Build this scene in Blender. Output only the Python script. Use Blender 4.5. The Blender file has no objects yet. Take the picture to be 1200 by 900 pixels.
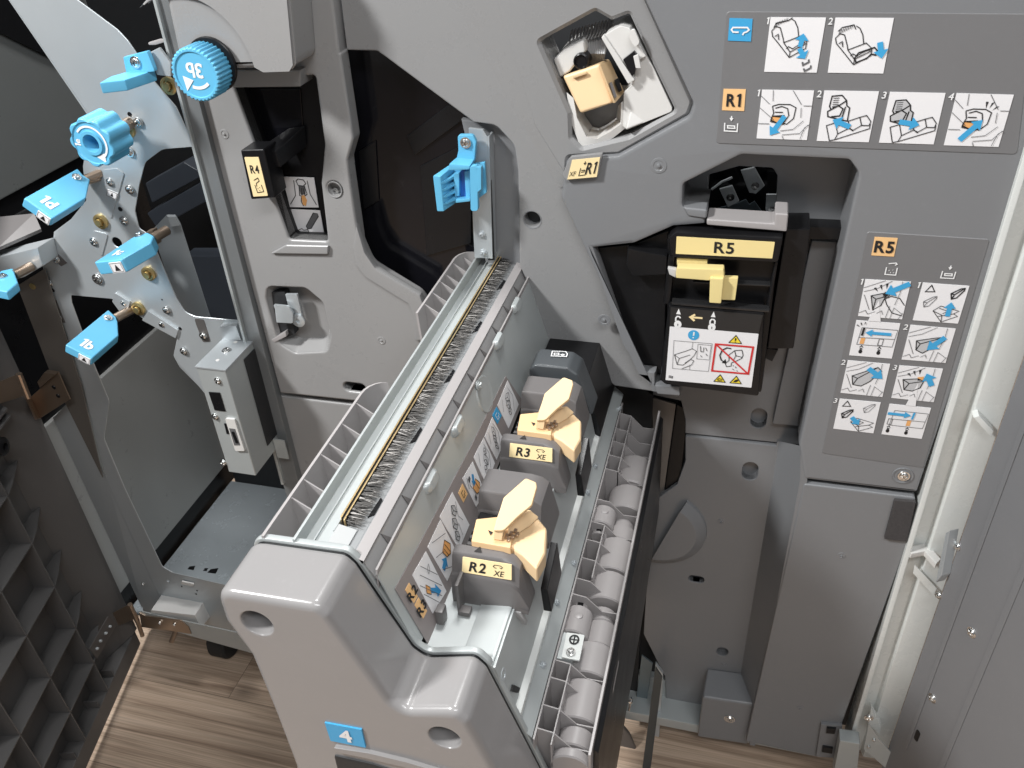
import bpy, bmesh, math, random
from mathutils import Vector, Matrix
random.seed(7)
S = bpy.context.scene
COL = S.collection
# ------------------------------------------------------------------ camera model
RX = Vector((0.96566948, 0.10542547, -0.23741931))
RY = Vector((0.25487461, -0.56117475, 0.78747815))
RZ = Vector((-0.05021346, -0.82095577, -0.5687796))
CAM = Vector((0, -.8, 1.27)); F = 1000.0
def ray(x, y):
    c = Vector(((x-600)/F, (y-450)/F, 1)); return Vector((RX.dot(c), RY.dot(c), RZ.dot(c)))
class Fr:                                   # a working plane: origin, two axes, normal
    def __init__(s, o, u, v, n=None):
        s.o, s.u, s.v = Vector(o), Vector(u).normalized(), Vector(v).normalized()
        s.n = Vector(n).normalized() if n else s.u.cross(s.v).normalized()
    def px(s, x, y):
        r = ray(x, y); t = (s.o-CAM).dot(s.n)/r.dot(s.n); d = CAM+r*t-s.o
        return (d.dot(s.u), d.dot(s.v))
    def W(s, x, y, h=0): a, b = s.px(x, y); return s.w(a, b, h)
    def w(s, a, b, h=0): return s.o+s.u*a+s.v*b+s.n*h
    def poly(s, pts, r=0): return fillet([s.px(*p[:2])+((p[2],) if len(p) > 2 else ()) for p in pts], r)
def FY(y): return Fr((0, y, 0), (1, 0, 0), (0, 0, 1))
def FX(x): return Fr((x, 0, 0), (0, 1, 0), (0, 0, 1))
def FXm(x): return Fr((x, 0, 0), (0, -1, 0), (0, 0, 1))
def FZ(z): return Fr((0, 0, z), (1, 0, 0), (0, 1, 0))
def fillet(pts, r=0, n=5):
    out = []; N = len(pts)
    for i, p in enumerate(pts):
        rr = p[2] if len(p) > 2 else r
        a, b, c = (Vector(pts[i-1][:2]), Vector(p[:2]), Vector(pts[(i+1) % N][:2]))
        d1, d2 = a-b, c-b
        if rr <= 0 or d1.length < 1e-6 or d2.length < 1e-6: out.append(tuple(b)); continue
        ang = d1.angle(d2)
        if ang > 3.05 or ang < .05: out.append(tuple(b)); continue
        t = min(rr/math.tan(ang/2), d1.length*.48, d2.length*.48)
        p1, p2 = b+d1.normalized()*t, b+d2.normalized()*t
        for k in range(n+1):
            q = k/n; out.append(tuple(p1*(1-q)**2+b*2*q*(1-q)+p2*q*q))
    return out
def inset(L, d):                           # move an outline inwards by d metres
    A = sum(L[i-1][0]*L[i][1]-L[i][0]*L[i-1][1] for i in range(len(L))); s = 1 if A > 0 else -1; out = []
    for i, p in enumerate(L):
        a, c = Vector(L[i-1]), Vector(L[(i+1) % len(L)]); t = (c-a); n = Vector((-t.y, t.x)).normalized()*s; out.append((p[0]+n.x*d, p[1]+n.y*d))
    return out
def circ(c, r, n=20, ry=None): return [(c[0]+r*math.cos(i*2*math.pi/n), c[1]+(ry or r)*math.sin(i*2*math.pi/n)) for i in range(n)]
# ------------------------------------------------------------------ materials
MATS = {}
def M(name, col, rough=.45, metal=0, grain=0.0, gscale=900, var=.06, vscale=6, spec=.5, coat=0, rvar=.035):
    m = bpy.data.materials.new(name); m.use_nodes = True; nt = m.node_tree; N = nt.nodes; L = nt.links
    b = N['Principled BSDF']; b.inputs['Metallic'].default_value = metal
    b.inputs['Specular IOR Level'].default_value = spec; b.inputs['Coat Weight'].default_value = coat
    tc = N.new('ShaderNodeTexCoord'); n1 = N.new('ShaderNodeTexNoise'); n1.inputs['Scale'].default_value = vscale; n1.inputs['Detail'].default_value = 5
    L.new(tc.outputs['Object'], n1.inputs['Vector'])
    mx = N.new('ShaderNodeMix'); mx.data_type = 'RGBA'
    mx.inputs[6].default_value = tuple(c*(1-var) for c in col)+(1,); mx.inputs[7].default_value = tuple(min(1, c*(1+var)) for c in col)+(1,)
    L.new(n1.outputs['Fac'], mx.inputs[0])
    # fine dust and handling marks, a little lighter than the base
    nd = N.new('ShaderNodeTexNoise'); nd.inputs['Scale'].default_value = 95; nd.inputs['Detail'].default_value = 9; nd.inputs['Roughness'].default_value = .75
    L.new(tc.outputs['Object'], nd.inputs['Vector']); rd_ = N.new('ShaderNodeMapRange'); rd_.inputs['From Min'].default_value = .56; rd_.inputs['From Max'].default_value = .80; rd_.inputs['To Max'].default_value = .16
    L.new(nd.outputs['Fac'], rd_.inputs['Value']); md = N.new('ShaderNodeMix'); md.data_type = 'RGBA'; L.new(rd_.outputs['Result'], md.inputs[0]); L.new(mx.outputs[2], md.inputs[6])
    md.inputs[7].default_value = tuple(min(.85, c*1.25+.05) for c in col)+(1,); L.new(md.outputs[2], b.inputs['Base Color'])
    mr = N.new('ShaderNodeMapRange'); mr.inputs['From Min'].default_value = .3; mr.inputs['From Max'].default_value = .7
    mr.inputs['To Min'].default_value = max(.03, rough-rvar); mr.inputs['To Max'].default_value = min(1, rough+rvar)
    n3 = N.new('ShaderNodeTexNoise'); n3.inputs['Scale'].default_value = vscale*4; n3.inputs['Detail'].default_value = 6; n3.inputs['Roughness'].default_value = .7
    L.new(tc.outputs['Object'], n3.inputs['Vector']); L.new(n3.outputs['Fac'], mr.inputs['Value']); L.new(mr.outputs['Result'], b.inputs['Roughness'])
    if grain > 0:
        n2 = N.new('ShaderNodeTexNoise'); n2.inputs['Scale'].default_value = gscale; n2.inputs['Detail'].default_value = 2
        L.new(tc.outputs['Object'], n2.inputs['Vector'])
        bp = N.new('ShaderNodeBump'); bp.inputs['Strength'].default_value = grain; bp.inputs['Distance'].default_value = .0004
        L.new(n2.outputs['Fac'], bp.inputs['Height']); L.new(bp.outputs['Normal'], b.inputs['Normal'])
    MATS[name] = m; return m
grey = M('grey plastic', (.258, .258, .26), .28, grain=.12)
greyR = M('cool grey plastic', (.20, .205, .214), .32, grain=.15)
greyL = M('warm grey plastic', (.298, .295, .294), .29, grain=.1)
cover = M('drawer cover plastic', (.262, .254, .253), .22, grain=.05, coat=.15)
hoodm = M('hood plastic', (.135, .127, .126), .36, grain=.12)
pinkg = M('pale grey plastic', (.365, .345, .342), .36, grain=.08)
lightg = M('light grey plastic', (.55, .54, .53), .38)
black = M('black plastic', (.009, .009, .010), .30, grain=.08, spec=.3)
smoked = M('smoked black', (.006, .006, .008), .12, var=.2, spec=.35)
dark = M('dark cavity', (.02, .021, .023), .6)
charc = M('charcoal ribbed plastic', (.100, .097, .096), .38, grain=.2, var=.15)
zinc = M('zinc sheet', (.53, .565, .585), .40, metal=.5, grain=.05, gscale=300, var=.05)
zincL = M('pale painted steel', (.47, .50, .50), .42, metal=.35, var=.04)
steel = M('bright screw steel', (.75, .75, .74), .22, metal=1)
brown = M('hinge steel', (.40, .31, .24), .34, metal=.85)
gold = M('brass strip', (.83, .62, .32), .3, metal=.8)
bluem = M('blue plastic', (.125, .455, .70), .34, grain=.05, var=.05)
blued = M('deep blue plastic', (.02, .12, .40), .4)
cream = M('cream plastic', (.75, .545, .32), .42, var=.03)
cream2 = M('tan plastic', (.74, .50, .27), .45, var=.04)
yell = M('pale yellow plastic', (.80, .66, .30), .42, var=.04)
labc = M('cream label', (.90, .72, .40), .5, var=.02)
labo = M('orange label', (.87, .54, .25), .5, var=.02)
labw = M('white label', (.80, .79, .80), .5, var=.02)
laby = M('yellow label', (.88, .68, .05), .5, var=.02)
labb = M('blue label', (.05, .36, .66), .45, var=.02)
labg = M('brown grey label', (.27, .24, .235), .45, var=.03)
pgrey = M('picto grey', (.5, .5, .51), .5)
ink = M('black ink', (.012, .012, .013), .6)
inkg = M('grey ink', (.12, .12, .125), .6)
inkw = M('white ink', (.82, .82, .82), .55)
inkb = M('blue ink', (.04, .27, .55), .55)
inkr = M('red ink', (.62, .03, .03), .55)
inko = M('orange ink', (.80, .40, .14), .55)
white = M('white plastic', (.66, .65, .63), .34, grain=.05)
whitem = M('white painted metal', (.72, .74, .72), .28, var=.03)
doorg = M('grey painted door', (.215, .218, .228), .38, metal=.15, grain=.06, gscale=500)
wallg = M('cabinet wall', (.155, .163, .160), .30, var=.08)
brusht = M('brush tray steel', (.30, .31, .315), .45, .3)
bayst = M('bay steel', (.20, .185, .172), .45, .35)
rubber = M('black rubber', (.018, .018, .018), .7)
brisl = M('pale bristle', (.42, .40, .38), .45, var=.3, vscale=900)
bris = M('bristle', (.10, .095, .09), .45, var=.5, vscale=900)
velcro = M('felt pad', (.06, .055, .055), .95, grain=1, gscale=1500, var=.3, vscale=300)
clearp = M('smoky wire sleeve', (.26, .26, .265), .3, var=.2, vscale=80)
# ------------------------------------------------------------------ object helpers
LOC = {}
def tag(o, label, cat, group=None):
    o['label'] = label; o['category'] = cat
    if group: o['group'] = group
def thing(name, label, cat, loc, group=None):
    o = bpy.data.objects.new(name, None); COL.objects.link(o); o.location = loc; o.empty_display_size = .02
    LOC[o.name] = Vector(loc); tag(o, label, cat, group); return o
def obj(name, bm, m, parent=None, loc=None, ang=32, label=None, keep=False):
    off = LOC[parent.name] if parent else Vector(loc or (0, 0, 0))
    bmesh.ops.remove_doubles(bm, verts=bm.verts, dist=1e-6)
    if not keep: bmesh.ops.recalc_face_normals(bm, faces=bm.faces)
    bmesh.ops.translate(bm, verts=bm.verts, vec=-off)
    me = bpy.data.meshes.new(name); bm.to_mesh(me); bm.free()
    for p in me.polygons: p.use_smooth = True
    me.set_sharp_from_angle(angle=math.radians(ang))
    me.materials.append(m)
    o = bpy.data.objects.new(name, me); COL.objects.link(o); LOC[o.name] = off
    if parent: o.parent = parent
    else: o.location = off
    wn = o.modifiers.new('weighted normals', 'WEIGHTED_NORMAL'); wn.keep_sharp = True; wn.weight = 60
    if label: o['label'] = label
    return o
def B(): return bmesh.new()
def cut(o, bm):                            # sink a hole into a finished part
    bmesh.ops.recalc_face_normals(bm, faces=bm.faces); bmesh.ops.translate(bm, verts=bm.verts, vec=-LOC[o.name])
    me = bpy.data.meshes.new('t'); bm.to_mesh(me); bm.free(); c = bpy.data.objects.new('t', me); COL.objects.link(c); c.location = LOC[o.name]
    mod = o.modifiers.new('cut', 'BOOLEAN'); mod.object = c; mod.operation = 'DIFFERENCE'; mod.solver = 'EXACT'; wn = o.modifiers.get('weighted normals')
    if wn: o.modifiers.remove(wn)
    dg = bpy.context.evaluated_depsgraph_get(); dg.update(); m2 = bpy.data.meshes.new_from_object(o.evaluated_get(dg)); o.modifiers.remove(mod)
    old = o.data; o.data = m2; m2.name = o.name; bpy.data.meshes.remove(old); bpy.data.objects.remove(c)
    for p in m2.polygons: p.use_smooth = True
    m2.set_sharp_from_angle(angle=math.radians(32)); wn = o.modifiers.new('weighted normals', 'WEIGHTED_NORMAL'); wn.keep_sharp = True; wn.weight = 60
def merge(bm, me, mat=None):
    t = bmesh.new(); t.from_mesh(me)
    if mat: t.transform(mat)
    t2 = bpy.data.meshes.new('t'); t.to_mesh(t2); t.free(); bm.from_mesh(t2); bpy.data.meshes.remove(t2)
def frmat(fr): return Matrix.Translation(fr.o) @ Matrix((fr.u, fr.v, fr.n)).transposed().to_4x4()
def curve_mesh(loops, half, bev, seg, off=True):
    cu = bpy.data.curves.new('t', 'CURVE'); cu.dimensions = '2D'; cu.fill_mode = 'BOTH'
    cu.extrude = max(half-bev, 0); cu.bevel_depth = bev; cu.bevel_resolution = max(seg-1, 0); cu.offset = -bev if off else 0
    for l in loops:
        sp = cu.splines.new('POLY'); sp.points.add(len(l)-1); sp.use_cyclic_u = True
        for q, p in zip(sp.points, l): q.co = (p[0], p[1], 0, 1)
    ob = bpy.data.objects.new('t', cu); COL.objects.link(ob)
    dg = bpy.context.evaluated_depsgraph_get(); dg.update()
    me = bpy.data.meshes.new_from_object(ob.evaluated_get(dg)); bpy.data.objects.remove(ob); bpy.data.curves.remove(cu)
    return me
def plate(bm, fr, outer, holes=(), h0=-.01, h1=0.0, bev=.001, seg=2):
    """flat sheet with openings; outer / holes in the plane's own metres, h along its normal"""
    me = curve_mesh([outer]+list(holes), (h1-h0)/2, bev, seg)
    merge(bm, me, frmat(fr) @ Matrix.Translation((0, 0, (h0+h1)/2))); bpy.data.meshes.remove(me); return bm
def pplate(bm, fr, px, holes=(), r=0, hr=0, **k):      # the same from traced outlines
    return plate(bm, fr, fr.poly(px, r), [fr.poly(h, hr) for h in holes], **k)
def ring(bm, pts): return [bm.verts.new(p) for p in pts]
def loft(bm, rings, closed=True, cap0=False, cap1=False):
    R = [ring(bm, r) for r in rings]
    for a, b in zip(R, R[1:]):
        n = len(a)
        for i in range(n if closed else n-1): bm.faces.new((a[i], a[(i+1) % n], b[(i+1) % n], b[i]))
    if cap0: bm.faces.new(R[0])
    if cap1: bm.faces.new(R[-1][::-1])
    return R
def bevel(bm, geom_faces, w, seg=2):
    es = {e for f in geom_faces for e in f.edges if len(e.link_faces) == 2 and e.calc_face_angle(0) > .4}
    if es and w > 0: bmesh.ops.bevel(bm, geom=list(es), offset=w, segments=seg, profile=.6, affect='EDGES', clamp_overlap=True)
def prism(bm, pts, vec, bev=0, seg=2):
    t = bmesh.new(); vec = Vector(vec); pts = [Vector(p) for p in pts]
    loft(t, [pts, [p+vec for p in pts]], cap0=True, cap1=True)
    bmesh.ops.recalc_face_normals(t, faces=t.faces); bevel(t, list(t.faces), bev, seg)
    me = bpy.data.meshes.new('t'); t.to_mesh(me); t.free(); bm.from_mesh(me); bpy.data.meshes.remove(me); return bm
def hexa(bm, a, b, bev=0, seg=2):          # two quads (4 points each) joined
    t = bmesh.new(); loft(t, [[Vector(p) for p in a], [Vector(p) for p in b]], cap0=True, cap1=True)
    bmesh.ops.recalc_face_normals(t, faces=t.faces); bevel(t, list(t.faces), bev, seg)
    me = bpy.data.meshes.new('t'); t.to_mesh(me); t.free(); bm.from_mesh(me); bpy.data.meshes.remove(me); return bm
def box(bm, x0, x1, y0, y1, z0, z1, bev=0, seg=2):
    return prism(bm, [(x0, y0, z0), (x1, y0, z0), (x1, y1, z0), (x0, y1, z0)], (0, 0, z1-z0), bev, seg)
def bar(bm, xz, y0, y1, bev=0, seg=2):     # a section in X,Z drawn along Y
    return prism(bm, [(x, y0, z) for x, z in xz], (0, y1-y0, 0), bev, seg)
def pbox(bm, fr, px, h0, h1, bev=0, r=0, seg=2):   # traced outline with real thickness
    return prism(bm, [fr.w(*p, h0) for p in fr.poly(px, r)], fr.n*(h1-h0), bev, seg)
def axes(n):
    n = Vector(n).normalized(); u = n.orthogonal().normalized(); return u, n.cross(u), n
def lathe(bm, c, n, prof, seg=20, cap0=True):
    u, v, n = axes(n); c = Vector(c); R = []
    for r, h in prof: R.append([c+n*h+(u*math.cos(i*2*math.pi/seg)+v*math.sin(i*2*math.pi/seg))*max(r, 1e-5) for i in range(seg)])
    loft(bm, R, cap0=cap0, cap1=True); return bm
def cyl(bm, a, b, r, seg=16, bev=0):
    a, b = Vector(a), Vector(b); L = (b-a).length
    return lathe(bm, a, b-a, [(r-bev, 0), (r, bev), (r, L-bev), (r-bev, L)] if bev else [(r, 0), (r, L)], seg)
def tube(bm, pts, r, seg=8):
    pts = [Vector(p) for p in pts]; R = []; pu = None
    for i, p in enumerate(pts):
        d = (pts[min(i+1, len(pts)-1)]-pts[max(i-1, 0)]).normalized()
        u = (pu-d*pu.dot(d)).normalized() if pu else d.orthogonal().normalized(); pu = u; v = d.cross(u)
        R.append([p+(u*math.cos(k*2*math.pi/seg)+v*math.sin(k*2*math.pi/seg))*r for k in range(seg)])
    loft(bm, R, cap0=True, cap1=True); return bm
def screw(parent, fr, x, y, r=.0045, h=0, m=None, name='screw', washer=True):
    c = fr.W(x, y, h); b = B(); u, v, n = axes(fr.n); k = r
    if washer: lathe(b, c, n, [(k, 0), (k, .0008), (k*.97, .0011)], 18)
    lathe(b, c, n, [(k*.72, 0), (k*.72, .0018), (k*.66, .0026), (k*.45, .0031), (k*.26, .0032), (k*.24, .0014)], 16)
    a = random.random()*1.5
    for t in (a, a+math.pi/2):
        d = (u*math.cos(t)+v*math.sin(t)); e = n.cross(d)
        prism(b, [c+n*.0026+d*s*k*.5+e*w*k*.11 for s, w in ((-1, -1), (1, -1), (1, 1), (-1, 1))], n*.0011)
    return obj(name, b, m or steel, parent)
def pocket(bm, fr, outer, inner, d0, d1, floor=True):
    """recess wall from an opening (outer loop at height d0) to its floor (inner loop at d1)"""
    loft(bm, [[fr.w(*p, d0) for p in outer], [fr.w(*p, d1) for p in inner]], cap1=floor)
def shrink(loop, k, c=None):
    c = c or (sum(p[0] for p in loop)/len(loop), sum(p[1] for p in loop)/len(loop))
    return [(c[0]+(p[0]-c[0])*k, c[1]+(p[1]-c[1])*k) for p in loop]
def stadium(fr, x, y, w, h, n=8):          # rounded slot, centre in picture, size in metres
    c = fr.px(x, y); r = min(w, h)/2; L = []
    for i in range(2*n+2):
        s = 0 if i <= n else 1
        if h > w: a = i*math.pi/n if not s else (i-1)*math.pi/n; cy = (h/2-r)*(1 if not s else -1); L.append((c[0]+r*math.cos(a), c[1]+cy+r*math.sin(a)))
        else: a = -math.pi/2+(i if not s else i-1)*math.pi/n; cx = (w/2-r)*(1 if not s else -1); L.append((c[0]+cx+r*math.cos(a), c[1]+r*math.sin(a)))
    return L
# ------------------------------------------------------------------ flat graphics
class Quad:
    """a sheet on a surface: s across, t downwards, both 0..1"""
    def __init__(q, a, b, c, d):
        q.p = [Vector(x) for x in (a, b, c, d)]
        q.n = (q.p[1]-q.p[0]).cross(q.p[0]-q.p[3]).normalized(); q.w = (q.p[1]-q.p[0]).length; q.h = (q.p[3]-q.p[0]).length
    def at(q, s, t, h=0):
        a, b, c, d = q.p; return a*(1-s)*(1-t)+b*s*(1-t)+c*s*t+d*(1-s)*t+q.n*h
    def sub(q, s0, t0, s1, t1): return Quad(q.at(s0, t0), q.at(s1, t0), q.at(s1, t1), q.at(s0, t1))
def PQ(fr, a, b, c, d, h=0): return Quad(*[fr.W(*p, h) for p in (a, b, c, d)])
def sheet(parent, q, m, name='sticker', h0=-.0004, h1=.0005, r=.0, label=None):
    b = B(); pts = [(0, 0), (1, 0), (1, 1), (0, 1)]
    if r: pts = fillet(pts, r, 4)
    prism(b, [q.at(s, t, h0) for s, t in pts], q.n*(h1-h0)); return obj(name, b, m, parent, label=label)
def fills(parent, q, polys, m, name='drawing', h=.0008):
    b = B()
    for i, p in enumerate(polys):
        pts = [q.at(s, t, h+i*.00001) for s, t in p]; vs = ring(b, pts)
        f = b.faces.new(vs)
    b.normal_update(); bmesh.ops.triangulate(b, faces=[f for f in b.faces if len(f.verts) > 4])
    return obj(name, b, m, parent)
def lines(parent, q, pls, m=None, w=.0007, name='drawing', h=.0010):
    b = B(); up = q.n
    for j, pl in enumerate(pls):
        P = [q.at(s, t, h+.00003*(j % 17)) for s, t in pl]; cl = (len(P) > 2 and (P[0]-P[-1]).length < 1e-7)
        L, Rr = [], []
        for i, p in enumerate(P):
            d0 = (p-P[i-1]) if i else ((p-P[-2]) if cl else P[1]-p)
            d1 = (P[i+1]-p) if i < len(P)-1 else ((P[1]-p) if cl else p-P[i-1])
            if d0.length < 1e-9: d0 = d1
            if d1.length < 1e-9: d1 = d0
            n0, n1 = up.cross(d0).normalized(), up.cross(d1).normalized(); nn = (n0+n1)
            nn = n0 if nn.length < .3 else nn.normalized()
            k = min(1/max(nn.dot(n0), .4), 1.8)*w/2
            L.append(b.verts.new(p+nn*k)); Rr.append(b.verts.new(p-nn*k))
        for i in range(len(P)-1): b.faces.new((L[i], L[i+1], Rr[i+1], Rr[i]))
    return obj(name, b, m or ink, parent)
def text(parent, q, s, x, y, size, m, name='lettering', bold=0.0, rot=0, h=.0011, thick=0, sx=1, flipx=False, shear=0, align='CENTER'):
    """x,y: centre on the sheet (0..1); size: cap height in fractions of the sheet height"""
    b = B(); xo = 0
    for ch in s:
        if ch == ' ': xo += .3; continue
        t = bmesh.new()
        if ch == '1':
            k_ = bold; vs = ring(t, [Vector((x, y, 0)) for x, y in ((.0-k_, .56), (.03-k_, .645), (.155, .70+k_), (.245+k_, .70+k_), (.245+k_, -k_), (.135-k_, -k_), (.135-k_, .565))]); t.faces.new(vs); bmesh.ops.triangulate(t, faces=t.faces)
        else:
            cu = bpy.data.curves.new('t', 'FONT'); cu.body = ch; cu.offset = bold; cu.resolution_u = 3
            ob = bpy.data.objects.new('t', cu); COL.objects.link(ob); dg = bpy.context.evaluated_depsgraph_get(); dg.update()
            me = bpy.data.meshes.new_from_object(ob.evaluated_get(dg)); bpy.data.objects.remove(ob); bpy.data.curves.remove(cu); t.from_mesh(me); bpy.data.meshes.remove(me)
        x0 = min(v.co.x for v in t.verts); x1 = max(v.co.x for v in t.verts)
        for v in t.verts: v.co = Vector((v.co.x-x0+xo+shear*v.co.y, v.co.y, 0))
        xo += x1-x0+.055
        me = bpy.data.meshes.new('t'); t.to_mesh(me); t.free(); b.from_mesh(me); bpy.data.meshes.remove(me)
    xm = (xo-.055)/2
    for v in b.verts: v.co.x -= xm
    ux = (q.p[1]-q.p[0])/q.w; uy = (q.p[0]-q.p[3])/q.h; c = q.at(x, y, h); k = size*q.h/.70
    ca, sa = math.cos(rot), math.sin(rot)
    ymid = (max(v.co.y for v in b.verts)+min(v.co.y for v in b.verts))/2
    for v in b.verts:
        X, Y = v.co.x*k*sx*(-1 if flipx else 1), (v.co.y-ymid)*k
        v.co = c+ux*(X*ca-Y*sa)+uy*(X*sa+Y*ca)
    if thick:
        r = bmesh.ops.extrude_face_region(b, geom=list(b.faces)); bmesh.ops.translate(b, verts=[g for g in r['geom'] if isinstance(g, bmesh.types.BMVert)], vec=q.n*thick)
    else: 
        for f in b.faces:
            f.normal_update()
            if f.normal.dot(q.n) < 0: f.normal_flip()
    return obj(name, b, m, parent, keep=not thick)
def arrow(p, q, w=.10, hw=.26, hl=.28):    # thick arrow polygon p -> q on a sheet
    p, q = Vector(p), Vector(q); hl = min(hl, .5*(q-p).length); d = (q-p).normalized(); n = Vector((-d.y, d.x)); e = q-d*hl
    return [tuple(v) for v in (p+n*w/2, e+n*w/2, e+n*hw/2, q, e-n*hw/2, e-n*w/2, p-n*w/2)]
# ================================================================== FLOOR
Y0 = FY(0)
def wood():
    m = bpy.data.materials.new('wood planks'); m.use_nodes = True; nt = m.node_tree; N = nt.nodes; L = nt.links; b = N['Principled BSDF']
    tc = N.new('ShaderNodeTexCoord')
    br = N.new('ShaderNodeTexBrick'); br.inputs['Scale'].default_value = 1; br.inputs['Brick Width'].default_value = 1.25; br.inputs['Row Height'].default_value = .158
    br.inputs['Mortar Size'].default_value = .0005; br.offset = .37; br.inputs['Color1'].default_value = (0, 0, 0, 1); br.inputs['Color2'].default_value = (1, 1, 1, 1); br.inputs['Mortar'].default_value = (.5, .5, .5, 1)
    mp0 = N.new('ShaderNodeMapping'); mp0.inputs['Location'].default_value = (.31, .062, 0); L.new(tc.outputs['Object'], mp0.inputs['Vector']); L.new(mp0.outputs['Vector'], br.inputs['Vector'])
    mp = N.new('ShaderNodeMapping'); mp.inputs['Scale'].default_value = (1.5, 34, 1); L.new(tc.outputs['Object'], mp.inputs['Vector'])
    add = N.new('ShaderNodeVectorMath'); add.operation = 'MULTIPLY_ADD'; add.inputs[1].default_value = (9, 9, 9); L.new(br.outputs['Color'], add.inputs[0]); L.new(mp.outputs['Vector'], add.inputs[2])
    ns = N.new('ShaderNodeTexNoise'); ns.inputs['Scale'].default_value = 1.6; ns.inputs['Detail'].default_value = 8; ns.inputs['Roughness'].default_value = .62; ns.inputs['Distortion'].default_value = .6
    L.new(add.outputs['Vector'], ns.inputs['Vector'])
    mp2 = N.new('ShaderNodeMapping'); mp2.inputs['Scale'].default_value = (5, 420, 1); L.new(tc.outputs['Object'], mp2.inputs['Vector'])
    n2 = N.new('ShaderNodeTexNoise'); n2.inputs['Scale'].default_value = 1; n2.inputs['Detail'].default_value = 4; L.new(mp2.outputs['Vector'], n2.inputs['Vector'])
    cr = N.new('ShaderNodeValToRGB'); e = cr.color_ramp.elements
    e[0].position = .30; e[0].color = (.27, .185, .13, 1); e[1].position = .68; e[1].color = (.66, .51, .39, 1)
    x = e.new(.5); x.color = (.54, .405, .30, 1)
    L.new(ns.outputs['Fac'], cr.inputs['Fac'])
    m1 = N.new('ShaderNodeMix'); m1.data_type = 'RGBA'; m1.blend_type = 'MULTIPLY'; m1.inputs[0].default_value = .75
    r2 = N.new('ShaderNodeMapRange'); r2.inputs['From Min'].default_value = .3; r2.inputs['From Max'].default_value = .62; r2.inputs['To Min'].default_value = .60; r2.inputs['To Max'].default_value = 1.1
    L.new(n2.outputs['Fac'], r2.inputs['Value']); L.new(cr.outputs['Color'], m1.inputs[6]); L.new(r2.outputs['Result'], m1.inputs[7])
    # knots
    vo = N.new('ShaderNodeTexVoronoi'); vo.inputs['Scale'].default_value = 1; mp3 = N.new('ShaderNodeMapping'); mp3.inputs['Scale'].default_value = (3.1, 5.2, 1); mp3.inputs['Location'].default_value = (.55, .3, 0)
    L.new(tc.outputs['Object'], mp3.inputs['Vector']); L.new(mp3.outputs['Vector'], vo.inputs['Vector'])
    r3 = N.new('ShaderNodeMapRange'); r3.inputs['From Min'].default_value = .02; r3.inputs['From Max'].default_value = .11; r3.inputs['To Min'].default_value = .35; r3.inputs['To Max'].default_value = 1
    L.new(vo.outputs['Distance'], r3.inputs['Value'])
    m2 = N.new('ShaderNodeMix'); m2.data_type = 'RGBA'; m2.blend_type = 'MULTIPLY'; m2.inputs[0].default_value = .8; L.new(m1.outputs[2], m2.inputs[6]); L.new(r3.outputs['Result'], m2.inputs[7])
    m3 = N.new('ShaderNodeMix'); m3.data_type = 'RGBA'; L.new(br.outputs['Fac'], m3.inputs[0]); L.new(m2.outputs[2], m3.inputs[6]); m3.inputs[7].default_value = (.15, .11, .08, 1)
    L.new(m3.outputs[2], b.inputs['Base Color']); b.inputs['Roughness'].default_value = .45
    bp = N.new('ShaderNodeBump'); bp.inputs['Strength'].default_value = .25; bp.inputs['Distance'].default_value = .001; L.new(n2.outputs['Fac'], bp.inputs['Height']); L.new(bp.outputs['Normal'], b.inputs['Normal'])
    return m
b = B(); v = ring(b, [(-4, -4, 0), (4, -4, 0), (4, 4, 0), (-4, 4, 0)]); b.faces.new(v)
fl = obj('floor', b, wood()); fl['kind'] = 'structure'; fl['label'] = 'brown wood plank floor under the machine'

# ================================================================== MACHINE BODY
body = thing('finisher_body', 'grey plastic inner face of the machine with recesses, openings and instruction stickers', 'machine', (-.17, .06, .06))
# -- left column
b = B()
r4hole = [(273, 99), (369, 88), (380, 170), (376, 215), (384, 283), (339, 281)]
latch = [(313, 336), (358, 338), (378, 355), (387, 393), (383, 412), (345, 414), (327, 403), (312, 350)]
left_px = [(202, -6), (389, -6), (397.5, 62), (399, 64), (414, 163, .012), (407, 188, .012), (409, 205), (421, 287, .02), (432, 312, .02), (493, 349, .02), (500, 370), (497, 479), (328, 461)]
hole_in_cover = stadium(Y0, 415.5, 454.5, .030, .0135)
plate(b, Y0, Y0.poly(left_px, .003), [Y0.poly(r4hole, .004), Y0.poly(latch, .012), hole_in_cover, circ(Y0.px(392, 222), .0088)], h0=-.02, h1=0, bev=.003, seg=3)
loft(b, [[Y0.w(*p, -.004) for p in hole_in_cover], [Y0.w(*p, -.02) for p in hole_in_cover]], cap1=True)
obj('left_cover', b, greyL, body)
b = B(); plate(b, FY(.004), [(-.569, .05), (-.2, .05), (-.2, .628), (-.569, .628)], h0=-.02, h1=0, bev=.003, seg=3); obj('lower_left_cover', b, greyL, body)
# dark gaps behind seams
b = B(); box(b, -.585, -.28, .075, .083, .06, 1.16); box(b, -.28, .25, .075, .083, .06, .80); box(b, -.28, .25, .15, .158, .80, 1.16); obj('inner_frame', b, dark, body)
b = B(); box(b, -.575, .29, .17, .75, .07, 1.13, .004); obj('rear_body', b, greyR, body)
# raised lip of the black window edge (lower left bevel)
b = B()
lip = [(421, 287), (432, 312), (493, 349), (500, 370)]
lip2 = [(410, 293), (422, 322), (484, 360), (487, 378)]
fr = FY(-.004)
prism(b, [fr.W(*p) for p in [(417, 262), (427, 296), (440, 315), (492, 346), (499, 366), (496, 400), (486, 400), (484, 372), (478, 357), (428, 326), (417, 312), (413, 290)]], (0, .01, 0), .003, 2)
obj('window_lip', b, greyL, body)
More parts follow.
